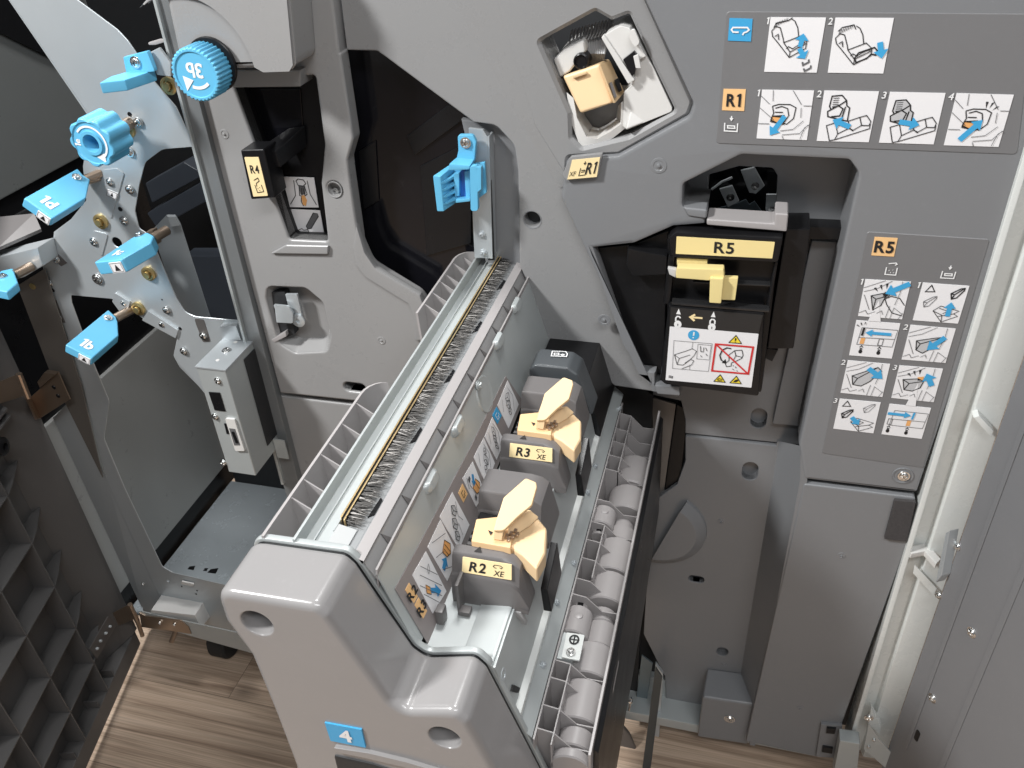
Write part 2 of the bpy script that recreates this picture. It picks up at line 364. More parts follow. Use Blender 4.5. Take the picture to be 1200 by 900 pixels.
# bulge at the top with the knob disc
b = B(); fb = FY(-.046)
pplate(b, fb, [(183, -60), (333, -60), (346, 80.5, .012), (263, 82, .004), (259, 72), (209, 72), (192, -6)], h0=-.05, h1=0, bev=.007, seg=4)
obj('bulge', b, greyL, body)
b = B(); arc = [(190, 6)]
cc, rr = fb.px(228, 90), None
c0 = Vector(fb.px(229, 84)); rad = .071
arcp = [(c0.x+rad*math.cos(a), c0.y+rad*1.03*math.sin(a)) for a in [math.radians(d) for d in range(0, 131, 6)]]
outer = [fb.px(311, 81.0)]+arcp[1:]+[fb.px(225, -50), fb.px(332, -50), fb.px(343.5, 74), fb.px(340, 80)]
plate(b, fb, fillet(outer, 0), h0=-.003, h1=.0045, bev=.0018, seg=3); obj('bulge_step', b, greyL, body)
# dark bracket under the bulge
b = B(); fr = FY(-.012)
pbox(b, fr, [(268, 82), (352, 82), (352, 102), (272, 103)], -.03, 0, .002); obj('bulge_underside', b, greyL, body)
# R4 recess
b = B(); o_ = Y0.poly(r4hole, .004); 
loft(b, [[Y0.w(*p, -.003) for p in o_], [Y0.w(*p, -.026) for p in o_]], cap1=True); obj('recess', b, black, body)
b = B(); pbox(b, FY(-.001), [(336, 286), (386, 287), (385.5, 297), (318, 296)], -.001, .0032, .003, seg=3); obj('recess_lip', b, greyL, body)
# recess back panel (brownish gloss) and stickers
bk = FY(.024); b = B(); pbox(b, bk, [(290, 104), (352, 104), (356, 160), (320, 200), (300, 200)], -.004, 0, .001); obj('recess_panel', b, smoked, body)
def step_no(par, q, s, x, y, sz=.15, m=inkw): text(par, q, s, x, y, sz, m, bold=.012)
q = PQ(bk, (331, 207), (368, 208), (373.5, 243), (340, 242.5)); st = sheet(body, q, labw)
lines(st, q, [[(.05, .9), (.3, .6), (.35, .1)], [(.95, .9), (.8, .55), (.78, .1)], [(.42, .12), (.5, .05), (.66, .08), (.72, .2), (.62, .28), (.46, .26), (.42, .12)], [(.48, .3), (.44, .6), (.52, .62), (.55, .35)], [(.6, .35), (.62, .6), (.7, .55), (.66, .3)], [(.5, .62), (.45, .8), (.5, .95)]], w=.0009)
fills(st, q, [[(.46, .28), (.68, .28), (.64, .55), (.48, .58)]], inkg); fills(st, q, [[(.5, .6), (.6, .58), (.66, .75), (.58, .95), (.48, .9)]], inko, h=.0012)
text(body, q, '1', -.1, .06, .15, inkw, 'step_number', bold=.012)
q = PQ(bk, (341, 245), (375, 246.5), (380.5, 277), (348, 275.5)); st = sheet(body, q, labw)
fills(st, q, [[(.42, .62), (.76, .1), (.9, .12), (.92, .22), (.58, .7), (.45, .72)]], inkg)
lines(st, q, [[(.42, .62), (.76, .1), (.9, .12), (.92, .22), (.58, .7), (.45, .72), (.42, .62)], [(.15, .97), (.12, .78), (.25, .72), (.3, .78), (.45, .75), (.5, .95)]], w=.0008)
text(body, q, '2', -.1, .06, .15, inkw, 'step_number', bold=.012)
# latch pocket
b = B(); o_ = Y0.poly(latch, .012); cc = Y0.px(348, 375)
pocket(b, Y0, o_, shrink(o_, .80, cc), -.003, -.02); obj('latch_recess', b, greyL, body)
b = B(); pbox(b, FY(.006), [(318, 343), (333, 343), (345, 392), (330, 398), (323, 385)], -.012, -.001); obj('latch_slot', b, dark, body)
b = B(); pbox(b, FY(.004), [(334, 345), (348, 345), (354, 372), (341, 372)], -.004, 0, .0008); pbox(b, FY(-.003), [(320, 357, .002), (338, 359, .004), (343, 367), (343, 379, .003), (324, 378), (322, 362)], -.003, 0, .0006)
obj('latch_plate', b, zinc, body); 
b = B(); lathe(b, FY(.004).W(350, 375), (0, -1, 0), [(.009, 0), (.009, .002), (.006, .003), (.003, .003), (.0028, .001)], 18); obj('latch_boss', b, zinc, body)
b = B(); hexa(b, [Y0.W(318, 398, .001), Y0.W(335, 388, .001), Y0.W(336, 394, .001), Y0.W(322, 401, .001)], [Y0.W(318, 398, -.006), Y0.W(335, 388, -.006), Y0.W(336, 394, -.006), Y0.W(322, 401, -.006)], .001); obj('latch_tab', b, pinkg, body)
# small mould marks and screws
def dimple(x, y, r=.004, m=greyL, fr=Y0, h=0):
    b = B(); lathe(b, fr.W(x, y, h), fr.n, [(r*1.35, 0), (r*1.3, .0005), (r*.9, .0006), (r*.8, -.0001+.0003), (r*.35, .0004), (r*.3, .0016), (r*.1, .002)], 18); return obj('mould_pin', b, m, body)
dimple(263, 157); dimple(447, 399)
b = B(); cc = Y0.W(392, 222); lathe(b, cc, (0, -1, 0), [(.0094, 0), (.0090, .0012), (.0080, .0008), (.0076, -.01), (.0, -.0105)], 20, cap0=False); obj('screw_well', b, greyL, body)
screw(body, FY(.010), 394, 223, .0058, washer=False)

# -- main upper panel: base, middle facet, raised face
right_edge = [(1275, -6), (1075, 578, .004), (942, 562, .006), (936, 520), (1006, 203, .012), (995, 188, .006), (869, 182, .008), (801, 216, .005), (800, 241, .006), (807, 246), (828, 248), (826, 263), (789, 266), (743, 286, .01), (696, 291), (735, 403), (741, 411), (752, 435), (768, 437), (768, 455), (797, 461), (797, 468, .004), (770, 466), (718, 458)]
r1hole = [(630, 51), (696, 15), (715, 26), (736, 18), (760, 70), (790, 132), (735, 163), (680, 176), (668, 164), (667, 135)]
base_px = [(393, -6)]+right_edge+[(705, 446, .01), (690, 412, .012), (680, 408), (645, 411, .006), (637, 400), (606, 314, .004), (604, 205), (600, 175, .02), (578, 151, .015), (551, 147), (447, 70, .01), (437, 63, .006), (401, 62)]
b = B(); fbz = FY(.010)
plate(b, Y0, Y0.poly(base_px), [Y0.poly(r1hole, .003), circ(Y0.px(621, 262), .0088)], h0=-.055, h1=-.010, bev=.002, seg=3)
obj('upper_cover', b, grey, body)
mid_px = [(574, -6), (755, -6), (812, 122, .008), (806, 138, .008), (724, 184), (664, 187, .004), (662, 214), (622, 150)]
b = B(); plate(b, Y0, Y0.poly(mid_px), [Y0.poly(r1hole, .003)], h0=-.013, h1=-.0065, bev=.0032, seg=1)
loft(b, [[Y0.W(520, -6, -.0105), Y0.W(604, 146, -.0105), Y0.W(651, 228, -.0105)], [Y0.W(581, -6, -.0066), Y0.W(629, 149, -.0066), Y0.W(669, 212, -.0066)]], closed=False)
obj('slanted_facet', b, grey, body)
ras_px = [(752, -6)]+[p for p in right_edge if p not in ((718, 458), (770, 466))]+[(775, 461, .004), (760, 452, .006), (657, 232, .01), (663, 188, .006), (724, 183), (807, 137, .008), (812, 122, .008)]
b = B(); plate(b, Y0, Y0.poly(ras_px), h0=-.062, h1=0, bev=.0045, seg=2)
obj('raised_cover', b, greyR, body)
b = B(); pbox(b, FY(.02), [(545, -6), (1275, -6), (1275, -30), (545, -30)], -.02, 0); obj('top_edge', b, whitem, body)
b = B(); c0 = Y0.W(621, 262, -.011); lathe(b, c0, (0, -1, 0), [(.0106, 0), (.0102, .0014), (.0092, .0010), (.0086, -.0118)], 24, cap0=False); obj('screw_well', b, greyR, body)
b = B(); lathe(b, c0+Vector((0, .0118, 0)), (0, -1, 0), [(.0082, 0), (.008, .0006), (.0001, .0007)], 20); obj('well_bottom', b, dark, body)
dimple(772, 194, .0058, greyR); dimple(708, 375, .0052, greyR, FY(.0)); 
# recess beside the black window
b = B(); fr = FY(.024)
pplate(b, fr, [(540, 140), (612, 150), (618, 330), (570, 330), (563, 240)], h0=-.01, h1=0, bev=.002); obj('rail_recess', b, greyR, body)
# window: black smoked panel
b = B(); pplate(b, FY(.036), [(385, 45), (565, 45), (610, 330), (560, 420), (420, 420)], h0=-.006, h1=0, bev=.001); obj('window_panel', b, smoked, body)
b = B(); fr = FY(.0335)
pbox(b, fr, [(476, 160), (545, 108), (556, 130), (486, 182)], -.002, 0, .001); pbox(b, fr, [(420, 178), (440, 165), (444, 235), (426, 246)], -.002, 0, .001); pbox(b, fr, [(492, 195), (552, 165), (552, 285), (500, 300)], -.002, 0, .001)
obj('window_inner_rib', b, black, body)
# vertical metal rail that carries the latch
b = B(); fr = FY(.006)
pbox(b, fr, [(549, 150), (566, 152), (571, 160), (575, 303), (556, 302)], -.004, 0, .0006)
hexa(b, [fr.W(571, 160), fr.W(575, 303), fr.W(575, 303, -.016), fr.W(571, 160, -.016)], [fr.w(fr.px(571, 160)[0]+.002, fr.px(571, 160)[1]), fr.w(fr.px(575, 303)[0]+.002, fr.px(575, 303)[1]), fr.w(fr.px(575, 303)[0]+.002, fr.px(575, 303)[1], -.016), fr.w(fr.px(571, 160)[0]+.002, fr.px(571, 160)[1], -.016)])
obj('guide_rail', b, zinc, body)
screw(body, fr, 564.5, 274.5, .0042, .0, zinc); screw(body, fr, 566.5, 296, .0042, .0, zinc)
b = B(); pbox(b, FY(.008), [(567, 178), (574, 180), (579, 305), (572, 305)], -.003, 0); obj('rail_shadow_gap', b, black, body)
# oval opening above the pulled-out drawer, and the drawer bay behind
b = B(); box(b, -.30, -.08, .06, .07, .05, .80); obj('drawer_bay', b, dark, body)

# -- right recess: floor, side wall, ledge, top pocket with mechanism
RF = FY(.06); b = B()
rfloor = [(770, 150), (1030, 150), (960, 520), (936, 521.5), (803, 508), (803, 492), (798, 470), (760, 462), (700, 380)]
slot1 = stadium(RF, 889, 490.5, .018, .029)
hexhole = [(831, 205), (866, 195, .004), (906, 197, .006), (911, 206), (908, 262), (826, 262)]
plate(b, RF, RF.poly(rfloor), [slot1, RF.poly(hexhole, .002)], h0=-.012, h1=0, bev=.0015)
obj('recess_floor', b, greyR, body)
b = B(); loft(b, [[RF.w(*p, -.002) for p in slot1], [RF.w(*p, -.012) for p in slot1]], cap1=True); obj('slot', b, greyR, body)
b = B(); f3 = FY(.030)   # stepped inner frame around the pocket
hex_out = [(801, 216), (869, 181.5), (996, 187), (1007, 203), (1000, 240), (990, 268), (924, 268), (800, 246)]
pplate(b, FY(.028), [(795, 221, .004), (864, 190, .008), (985, 195, .01), (1000, 208), (990, 268), (922, 270), (912, 262), (906, 200, .006), (870, 196, .004), (834, 210), (828, 262), (794, 250)], h0=-.03, h1=0, bev=.003, seg=3) if False else None
b.free()
# pocket mechanism behind the hole
b = B(); box(b, -.06, .085, .12, .125, .78, 1.0); obj('pocket_back', b, smoked, body)
mf = FY(.095)
b = B(); pbox(b, mf, [(868, 200), (884, 196), (896, 218), (886, 227), (878, 226)], -.003, 0, .0006); obj('pocket_lever', b, zinc, body)
b = B(); pbox(b, FY(.09), [(843, 222), (858, 218), (866, 236), (853, 243)], -.004, 0, .0006); obj('pocket_bracket', b, zinc, body)
b = B(); pbox(b, FY(.1), [(842, 244), (862, 239), (874, 234), (878, 240), (884, 236), (897, 254), (893, 262), (868, 260), (842, 258)], -.003, 0, .0006); obj('pocket_arm', b, M('bluish steel', (.12, .15, .17), .4, .6), body)
b = B(); pbox(b, FY(.085), [(898, 228), (912, 228), (911, 250), (901, 252), (897, 246)], -.003, 0, .0006); obj('pocket_tab', b, zinc, body)
b = B()
for x, y in ((885, 218), (856, 231), (905, 246)): lathe(b, FY(.083).W(x, y), (0, -1, 0), [(.0042, 0), (.0042, .001), (.0012, .0012), (.001, -.001)], 14)
obj('pocket_pin', b, steel, body)
b = B(); tube(b, [FY(.09).W(834, 222), FY(.09).W(846, 213), FY(.09).W(858, 208)], .0014); obj('pocket_rod', b, zinc, body)
# ledge bar in front of the black box
b = B(); lf = FY(-.004)
pbox(b, lf, [(828, 257), (907, 262), (908, 250), (924, 251), (922, 272), (828, 264)], -.03, 0, .0022, seg=3); obj('ledge', b, pinkg, body)
b = B(); pbox(b, FY(-.002), [(800, 243), (829, 246), (828, 257), (806, 254)], -.02, 0, .003, seg=3); obj('ledge_end', b, greyR, body)
# tab under the black box
b = B(); pbox(b, FY(-.004), [(767, 452), (796, 453), (797, 464), (770, 462)], -.03, 0, .002, seg=2); obj('catch_tab', b, greyR, body)
# darker channel to the right of the black box
b = B(); pbox(b, FY(.05), [(951, 282), (986, 284), (940, 500), (905, 497)], -.02, 0, .002); obj('recess_channel', b, greyR, body)
# -- lower right cover: deep left part, sloped band, front part
def cv(px, y): return FY(y).px(*px)[0]
b = B(); xs = [(-.075, .058), (.073, .058), (.0965, 0.0), (.215, 0.0)]
DL = FY(.058)
low_px = [(803, 511), (926, 524), (890, 860), (820, 829), (787, 822), (780, 818), (779, 793), (754, 743), (762, 620), (762, 590), (793, 568), (803, 540)]
half = DL.px(795, 610)
slot2 = stadium(DL, 879, 552.5, .019, .029); hl1 = stadium(DL, 816, 679, .022, .013); hl2 = stadium(DL, 846.5, 764, .017, .019)
plate(b, DL, DL.poly(low_px, .002), [slot2, hl1, hl2], h0=-.012, h1=0, bev=.0015)
for s in (slot2, hl1, hl2): loft(b, [[DL.w(*p, -.002) for p in s], [DL.w(*p, -.012) for p in s]], cap1=True)
obj('lower_cover', b, greyR, body)
b = B()
top_l, top_r = .607, .6005
loft(b, [[Vector((.071, .0575, .07)), Vector((.0735, .0575, .07)), Vector((.0985, .0014, .07)), Vector((.106, .0014, .07))], [Vector((.072, .0575, .6068)), Vector((.0745, .0575, .6068)), Vector((.0995, .0014, .600)), Vector((.107, .0014, .600))], [Vector((.073, .0575, .609)), Vector((.0755, .0575, .609)), Vector((.0935, .0030, .648)), Vector((.104, .0030, .648))]], closed=False)
obj('cover_slope', b, greyR, body, ang=20)
b = B(); pplate(b, Y0, [(942, 567, .004), (1073, 583, .004), (1066, 630), (987, 848), (957, 887), (874, 869)], h0=-.012, h1=0, bev=.002, seg=3); obj('front_cover', b, greyR, body)
# half-moon bulge
b = B(); cx, cz = DL.px(771, 617); R_ = .066
pts = [(cx+R_*1.0*math.cos(a), cz+R_*math.sin(a)) for a in [math.radians(d) for d in range(-95, 61, 8)]]
rng1 = [DL.w(*p, 0) for p in pts]; 
def hm(k, h): return [DL.w(cx+(p[0]-cx)*k, cz+(p[1]-cz)*k, h) for p in pts]
loft(b, [hm(1, -.001), hm(.98, .004), hm(.80, .012), hm(.77, .0125)], cap1=True); obj('half_round_bulge', b, greyR, body)
# the foot block with its screw
b = B(); hexa(b, [DL.W(829, 783), DL.W(891, 791), DL.W(880, 868), DL.W(822, 860)], [FY(.012).W(823, 817), FY(.012).W(884, 826), FY(.012).W(876, 872), FY(.012).W(817, 863)], .004, 3); obj('foot_block', b, greyR, body)
screw(body, FY(.012), 855, 842, .0085, .0005)
for x, y in ((845, 611), (868-20, 779)): dimple(x, y, .0032, greyR, DL)
for x, y in ((986, 651), (938, 830)): dimple(x, y, .0036, greyR)
b = B(); cc = Y0.W(1058, 557, .0); lathe(b, cc, (0, -1, 0), [(.0112, 0), (.0108, .0012), (.009, .0008), (.0085, .0003)], 22, cap0=False); obj('screw_well', b, greyR, body); screw(body, Y0, 1059, 557, .0066, .0008)
b = B(); pbox(b, FY(-.0005), [(1048, 584), (1073, 586), (1062, 632), (1036, 629)], -.001, .004, .0008); obj('felt_pad', b, velcro, body)
b = B(); box(b, -.10, .092, .062, .075, .035, .105, .002); box(b, -.10, .205, .02, .075, .045, .066, .003); obj('base_rail', b, zincL, body)
# metal upright between the drawer bay and the lower cover
b = B(); f4 = FY(.085); pbox(b, FY(.066), [(764, 466), (792, 474), (777, 583), (770, 583), (759, 571), (765, 500)], -.003, 0, .0006)
obj('bay_upright', b, bayst, body)
b = B(); pbox(b, FY(.064), [(793, 474), (804, 480), (803, 510), (797, 566), (778, 580)], -.01, 0, .001); obj('bay_side', b, black, body)
# hinge in the lower right corner
b = B(); pbox(b, FY(-.001), [(962, 846), (987, 848), (984, 886), (956, 884)], -.006, .004, .0012); obj('hinge_plate', b, greyR, body)
b = B(); pbox(b, FY(-.005), [(969, 851), (980, 852), (978, 858), (968, 857)], -.003, .0035, .0006); pbox(b, FY(-.005), [(964, 873), (976, 875), (975, 881), (963, 879)], -.003, .0035, .0006); obj('hinge_catch', b, black, body)
# right white channel
ex = FY(-.004); b = B()
x0 = .2345; 
bar_pts = [(.231, .004), (.236, .004), (.236, -.012), (.250, -.028), (.254, -.030), (.262, .03), (.287, .03), (.287, .036), (.231, .036)]
prism(b, [(x, y, .095) for x, y in [(.228, -.006), (.234, -.006), (.2365, .012), (.252, .012), (.255, .002), (.284, .004), (.284, .03), (.228, .03)]], (0, 0, 1.1), .0012, 2)
obj('side_channel', b, whitem, body)
# ================================================================== PULLED-OUT DRAWER
drw = thing('stapler_drawer', 'grey drawer pulled out of the machine, blue 4 sticker on its front', 'drawer', (-.2, -.24, .25))
YB, YF = -.435, -.481
FC = FY(YF)
prof = [(250, 692, .014), (370, 711, .016), (384, 723, .012), (458, 824, .012), (474, 834.5, .010), (533, 834.5, .014), (549, 848, .012), (600, 938), (640, 1010), (360, 1010), (345, 900, .05), (320, 835, .05), (292, 768, .02), (262, 728, .01)]
b = B(); lp = FC.poly(prof, .01)
plate(b, FC, lp, h0=YF-YB-.004, h1=0, bev=.0062, seg=5)
fc_ = obj('front_cover', b, cover, drw, ang=50)
for hx, hy in ((301, 731), (521, 865)):
    b = B(); hc = FC.W(hx, hy); lathe(b, hc+Vector((0, .022, 0)), (0, -1, 0), [(.0112, 0), (.0115, .020), (.0122, .0215), (.0150, .0230), (.0150, .03)], 32); cut(fc_, b)
# handle slot below the sticker
b = B(); pbox(b, FY(YF-.0005), [(391, 884), (436, 894), (470, 905), (470, 960), (410, 960)], -.012, .0012, .003); obj('grip_recess', b, dark, drw)
b = B(); pbox(b, FY(YF-.002), [(392, 875, .001), (432, 881), (478, 892), (540, 911), (540, 916), (474, 898), (428, 887), (393, 880)], -.004, .0012, .0012, seg=2); obj('grip_lip', b, cover, drw)
q = PQ(FY(YF-.0004), (381, 846), (424, 854), (429, 875), (388, 867)); st = sheet(drw, q, labb, 'number_sticker', h0=-.0004, h1=.0009)
text(st, q, '4', .5, .5, .62, inkw, bold=.03, h=.0014)
# dark gap and steel end plate behind the cover
FB = FY(YB)
end_px = [(320, 631, .006), (398, 643), (424, 652, .016), (443, 664, .01), (509, 754, .016), (528, 766, .01), (567, 771, .014), (584, 786, .012), (650, 905), (690, 990), (400, 990), (326, 700)]
b = B(); plate(b, FY(YB+.002), inset(lp, .0022), h0=-.006, h1=.004, bev=.0006); obj('cover_gap', b, black, drw)
b = B(); plate(b, FY(YB+.0045), inset(lp, -.0006), h0=-.0055, h1=0, bev=.0014); obj('end_plate', b, zincL, drw)
y1 = .035; yn = YB+.005
# rail: outer upright, step and gutter
b = B()
bar(b, [(-.279, .80), (-.2768, .80), (-.2768, .849), (-.279, .849)], yn, y1, .0005)
bar(b, [(-.2768, .836), (-.2575, .836), (-.2575, .8375), (-.2768, .8375)], yn, y1)
bar(b, [(-.2700, .8375), (-.2690, .8375), (-.2690, .8395), (-.2700, .8395)], yn, y1)
bar(b, [(-.2580, .8375), (-.2568, .8375), (-.2568, .843), (-.2580, .843)], yn+.02, y1)
obj('rail_channel', b, zincL, drw)
b = B(); bar(b, [(-.2560, .838), (-.2365, .838), (-.2365, .8392), (-.2560, .8392)], yn, y1); bar(b, [(-.2365, .822), (-.2352, .822), (-.2352, .839), (-.2365, .839)], yn, y1)
obj('brush_channel', b, brusht, drw)
b = B(); bar(b, [(-.2560, .8394), (-.2420, .8394), (-.2420, .8405), (-.2560, .8440)], yn+.004, yn+.026, .001); obj('brush_clip', b, M('satin grey clip', (.42, .43, .43), .55), drw)
b = B(); bar(b, [(-.2560, .8385), (-.2547, .8385), (-.2547, .8472), (-.2560, .8472)], yn+.03, y1-.01, .0003); obj('brush_holder', b, gold, drw)
b = B(); bar(b, [(-.2530, .8385), (-.2517, .8385), (-.2517, .8468), (-.2530, .8468)], yn+.028, y1-.01, .0003); obj('brush_holder', b, gold, drw)
for nm_, mt_, cnt in (('bristles', bris, 4.5), ('pale_bristles', brisl, 1.2)):
    b = B(); yy = yn+.03
    while yy < y1-.008:
        for k in range(int(cnt+random.random())):
            L = random.uniform(.0115, .0155); a = random.gauss(0, .30); z0 = .8405+random.uniform(0, .0055); dz = random.uniform(-.003, .002)
            p0 = Vector((-.2512, yy+random.uniform(-.0012, .0012), z0)); p1 = p0+Vector((L*math.cos(a), L*math.sin(a), dz)); w_ = .00055
            b.faces.new(ring(b, [p0+Vector((0, -w_, 0)), p0+Vector((0, w_, 0)), p1+Vector((0, 0, .0001))]))
        yy += .0016
    obj(nm_, b, mt_, drw)
b = B(); bar(b, [(-.2550, .839), (-.2515, .839), (-.2515, .8464), (-.2550, .8464)], yn+.029, y1-.012); obj('bristle_root', b, black, drw)
b = B()      # jagged springs in the dark slot
for i in range(5):
    ys = -.39+i*.088; prism(b, [(-.2400, ys, .8394), (-.2362, ys+.004, .8394), (-.2362, ys+.020, .8394), (-.2385, ys+.022, .8394)], (0, 0, .0008))
obj('channel_cutouts', b, black, drw)
# plastic guide on the right of the brush, with its inner ribs
b = B()
bar(b, [(-.2352, .826), (-.2342, .826), (-.2342, .8415), (-.2262, .8388), (-.2266, .8370), (-.2352, .840)], yn, y1, .0004)
bar(b, [(-.2200, .812), (-.2190, .8105), (-.2172, .8318), (-.2187, .8324)], yn, y1, .0003)
obj('plastic_guide', b, pinkg, drw)
b = B(); bar(b, [(-.2350, .812), (-.2215, .8105), (-.2210, .815), (-.2350, .818)], yn, y1)
bar(b, [(-.2340, .8350), (-.2268, .8366), (-.2195, .8215), (-.2340, .8180)], yn+.001, y1-.004)
obj('guide_wall', b, greyL, drw)
b = B()
for i in range(11):
    ys = -.40+i*.042
    prism(b, [(-.2263, ys, .8358), (-.2205, ys, .8240), (-.2198, ys+.009, .8226)], (.0006, 0, .0003))
rb = obj('guide_notches', b, hoodm, drw)
# sloping sheet-metal plate
T, Bt = Vector((-.2180, 0, .8275)), Vector((-.1965, 0, .7520))
SP = Fr(T, (0, 1, 0), (T-Bt), None)   # u along Y, v up the slope
if SP.n.x < 0: SP.n = -SP.n
b = B(); n_ = SP.n*.0015
bar(b, [(T.x, T.z), (Bt.x, Bt.z), (Bt.x-n_.x, Bt.z-n_.z), (T.x-n_.x, T.z-n_.z)], yn, y1, .0004)
obj('sloped_plate', b, zincL, drw)
def bump(x, y, w=.011, h=.026):
    cu, cvv = SP.px(x, y); b = B(); L = fillet([(cu-h/2, cvv-w/2), (cu+h/2, cvv-w/2), (cu+h/2, cvv+w/2), (cu-h/2, cvv+w/2)], .005)
    loft(b, [[SP.w(*p, -.0003) for p in L], [SP.w(*p, .0022) for p in shrink(L, .92)], [SP.w(*p, .0042) for p in shrink(L, .72)], [SP.w(*p, .0045) for p in shrink(L, .55)]], cap1=True); return obj('embossed_bump', b, zincL, drw)
for p in ((604, 358), (583, 400), (535, 499), (504, 564)): bump(*p)
b = B(); c_ = SP.W(568, 462); lathe(b, c_, SP.n, [(.019, -.0006), (.017, .0008), (.013, .0004), (.012, .0005)], 28); obj('pressed_ring', b, zincL, drw)
screw(drw, SP, 559, 452, .005, .0008, zincL)
# instruction strip along the lower edge of the plate
def spq(x0, x1, v0, v1):   # along Y by picture position of the lower edge, v metres down the slope (0 top .. )
    return Quad(SP.w(x0, -v0, .0002), SP.w(x1, -v0, .0002), SP.w(x1, -v1, .0002), SP.w(x0, -v1, .0002))
ya, yb = SP.px(470, 690)[0], SP.px(602, 444)[0]
strip_px = [(465, 697), (592, 444), (607, 452), (608, 470), (498, 755), (506, 757)]
b = B(); prism(b, [SP.W(*p, .0002) for p in ((462, 690), (487, 645), (551, 524), (592, 441), (612, 470), (502, 757))], SP.n*.0005); strip = obj('instruction_strip', b, labg, drw)
def SQ(*pts): return Quad(*[SP.W(*p, .0006) for p in pts])
panels = [((498, 646), (522, 693), (506, 719), (482, 674)), ((515, 609), (536, 651), (523, 681), (500, 641)), ((529, 577), (549, 615), (537, 644), (514, 606)),
          ((553, 541), (567, 577), (557, 594), (541, 561)), ((566, 513), (579, 543), (569, 568), (554, 536)), ((576, 489), (590, 517), (581, 539), (567, 512)), ((594, 446), (607, 474), (595, 502), (582, 475))]
rot = math.pi/2*0
def sk(par, q, kind):
    if kind == 0:
        lines(par, q, [[(.05, .55), (.55, .05)], [(.15, .75), (.8, .1)], [(.3, .95), (.95, .3)], [(.5, .98), (.98, .55)], [(.2, .2), (.3, .25), (.34, .38), (.24, .36), (.2, .2)]], inkg, .0005)
        fills(par, q, [arrow((.62, .62), (.86, .22), .12, .30, .26)], inkb, h=.0009); fills(par, q, [[(.42, .72), (.55, .6), (.68, .7), (.56, .84)]], inko, h=.0008)
        lines(par, q, [[(.42, .72), (.55, .6), (.68, .7), (.56, .84), (.42, .72)]], ink, .0005)
    elif kind == 1:
        lines(par, q, [[(.05, .8), (.3, .1)], [(.35, .95), (.5, .5)], [(.7, .95), (.95, .5)]], inkg, .0005)
        fills(par, q, [[(.36, .28), (.58, .12), (.72, .3), (.66, .52), (.46, .6)]], inko, h=.0008); fills(par, q, [arrow((.72, .92), (.64, .56), .13, .3, .2)], inkb, h=.0009)
        lines(par, q, [[(.36, .28), (.58, .12), (.72, .3), (.66, .52), (.46, .6), (.36, .28)], [(.42, .36), (.68, .28)], [(.46, .48), (.7, .42)]], ink, .0006)
    elif kind == 2:
        for cx, cy, k in ((.28, .36, .14), (.5, .6, .15), (.74, .78, .13)):
            fills(par, q, [[(cx-k, cy), (cx-k*.3, cy-k), (cx+k*.8, cy-k*.6), (cx+k, cy+k*.4), (cx, cy+k)]], pgrey, h=.0008)
            lines(par, q, [[(cx-k, cy), (cx-k*.3, cy-k), (cx+k*.8, cy-k*.6), (cx+k, cy+k*.4), (cx, cy+k), (cx-k, cy)], [(cx-k, cy), (cx, cy+.1*k), (cx+k*.8, cy-k*.6)], [(cx, cy+.1*k), (cx, cy+k)]], ink, .0005)
        lines(par, q, [[(.2, .1), (.5, .3), (.7, .2)], [(.6, .45), (.9, .55)]], inkg, .0005)
    elif kind == 3:
        fills(par, q, [[(.4, .3), (.62, .12), (.8, .34), (.74, .62), (.5, .7)]], inko, h=.0008); fills(par, q, [arrow((.22, .36), (.52, .56), .13, .3, .16)], inkb, h=.0009)
        lines(par, q, [[(.4, .3), (.62, .12), (.8, .34), (.74, .62), (.5, .7), (.4, .3)], [(.46, .4), (.74, .32)], [(.15, .6), (.35, .8), (.5, .75)], [(.1, .8), (.4, .95)]], ink, .0006)
        fills(par, q, [[(.14, .62), (.24, .58), (.3, .74), (.18, .78)], [(.7, .72), (.84, .68), (.86, .82), (.74, .86)]], inkg, h=.0008)
    else:
        rnd = random.Random(kind)
        for k in range(3):
            cx, cy = .3+.2*k, .34+.16*k+rnd.uniform(-.1, .1); s = rnd.uniform(.1, .17)
            P = [(cx+s*math.cos(a)*rnd.uniform(.7, 1.3), cy+s*math.sin(a)*rnd.uniform(.6, 1.1)) for a in [i*math.pi/3 for i in range(6)]]
            lines(par, q, [P+[P[0]], [P[0], (cx, cy), P[2]], [(cx, cy), P[4]]], ink if k else inkg, .00055)
            if k == 1: fills(par, q, [[P[0], P[1], (cx, cy), P[5]]], pgrey, h=.0008)
        lines(par, q, [[(.1, .2), (.5, .12), (.9, .4)], [(.08, .7), (.4, .9)]], inkg, .0005)
for i, pn in enumerate(panels):
    q = SQ(*pn); st = sheet(strip, q, labw, 'pictogram_sticker', h0=0, h1=.0004); 
# parts deeper than sub-parts are not used: the drawings hang on the strip itself
    sk(drw, q, i)
for i, (pn, t_) in enumerate(((((478, 682), (489, 699), (484, 708), (473, 691)), 'R2'), (((489, 699), (500, 716), (495, 726), (484, 709)), 'R3'))):
    q = SQ(*pn); q = Quad(q.at(.04, .04), q.at(.96, .04), q.at(.96, .96), q.at(.04, .96)); sheet(strip, q, labo, 'code_sticker', h0=0, h1=.0004)
    q2 = Quad(q.p[3], q.p[0], q.p[1], q.p[2]); text(strip, q2, t_, .5, .5, .50, ink, bold=.03, sx=1.1)
for pn, m_, mi in ((((541, 567), (547, 579), (542, 589), (536, 578)), labo, ink), (((581, 477), (587, 487), (582, 497), (576, 487)), labb, inkw)):
    q = SQ(*pn); sheet(strip, q, m_, 'code_sticker', h0=0, h1=.0004); lines(strip, q, [[(.25, .4), (.25, .75), (.75, .75), (.75, .4)], [(.4, .3), (.6, .3), (.6, .6)]], mi, .0007)
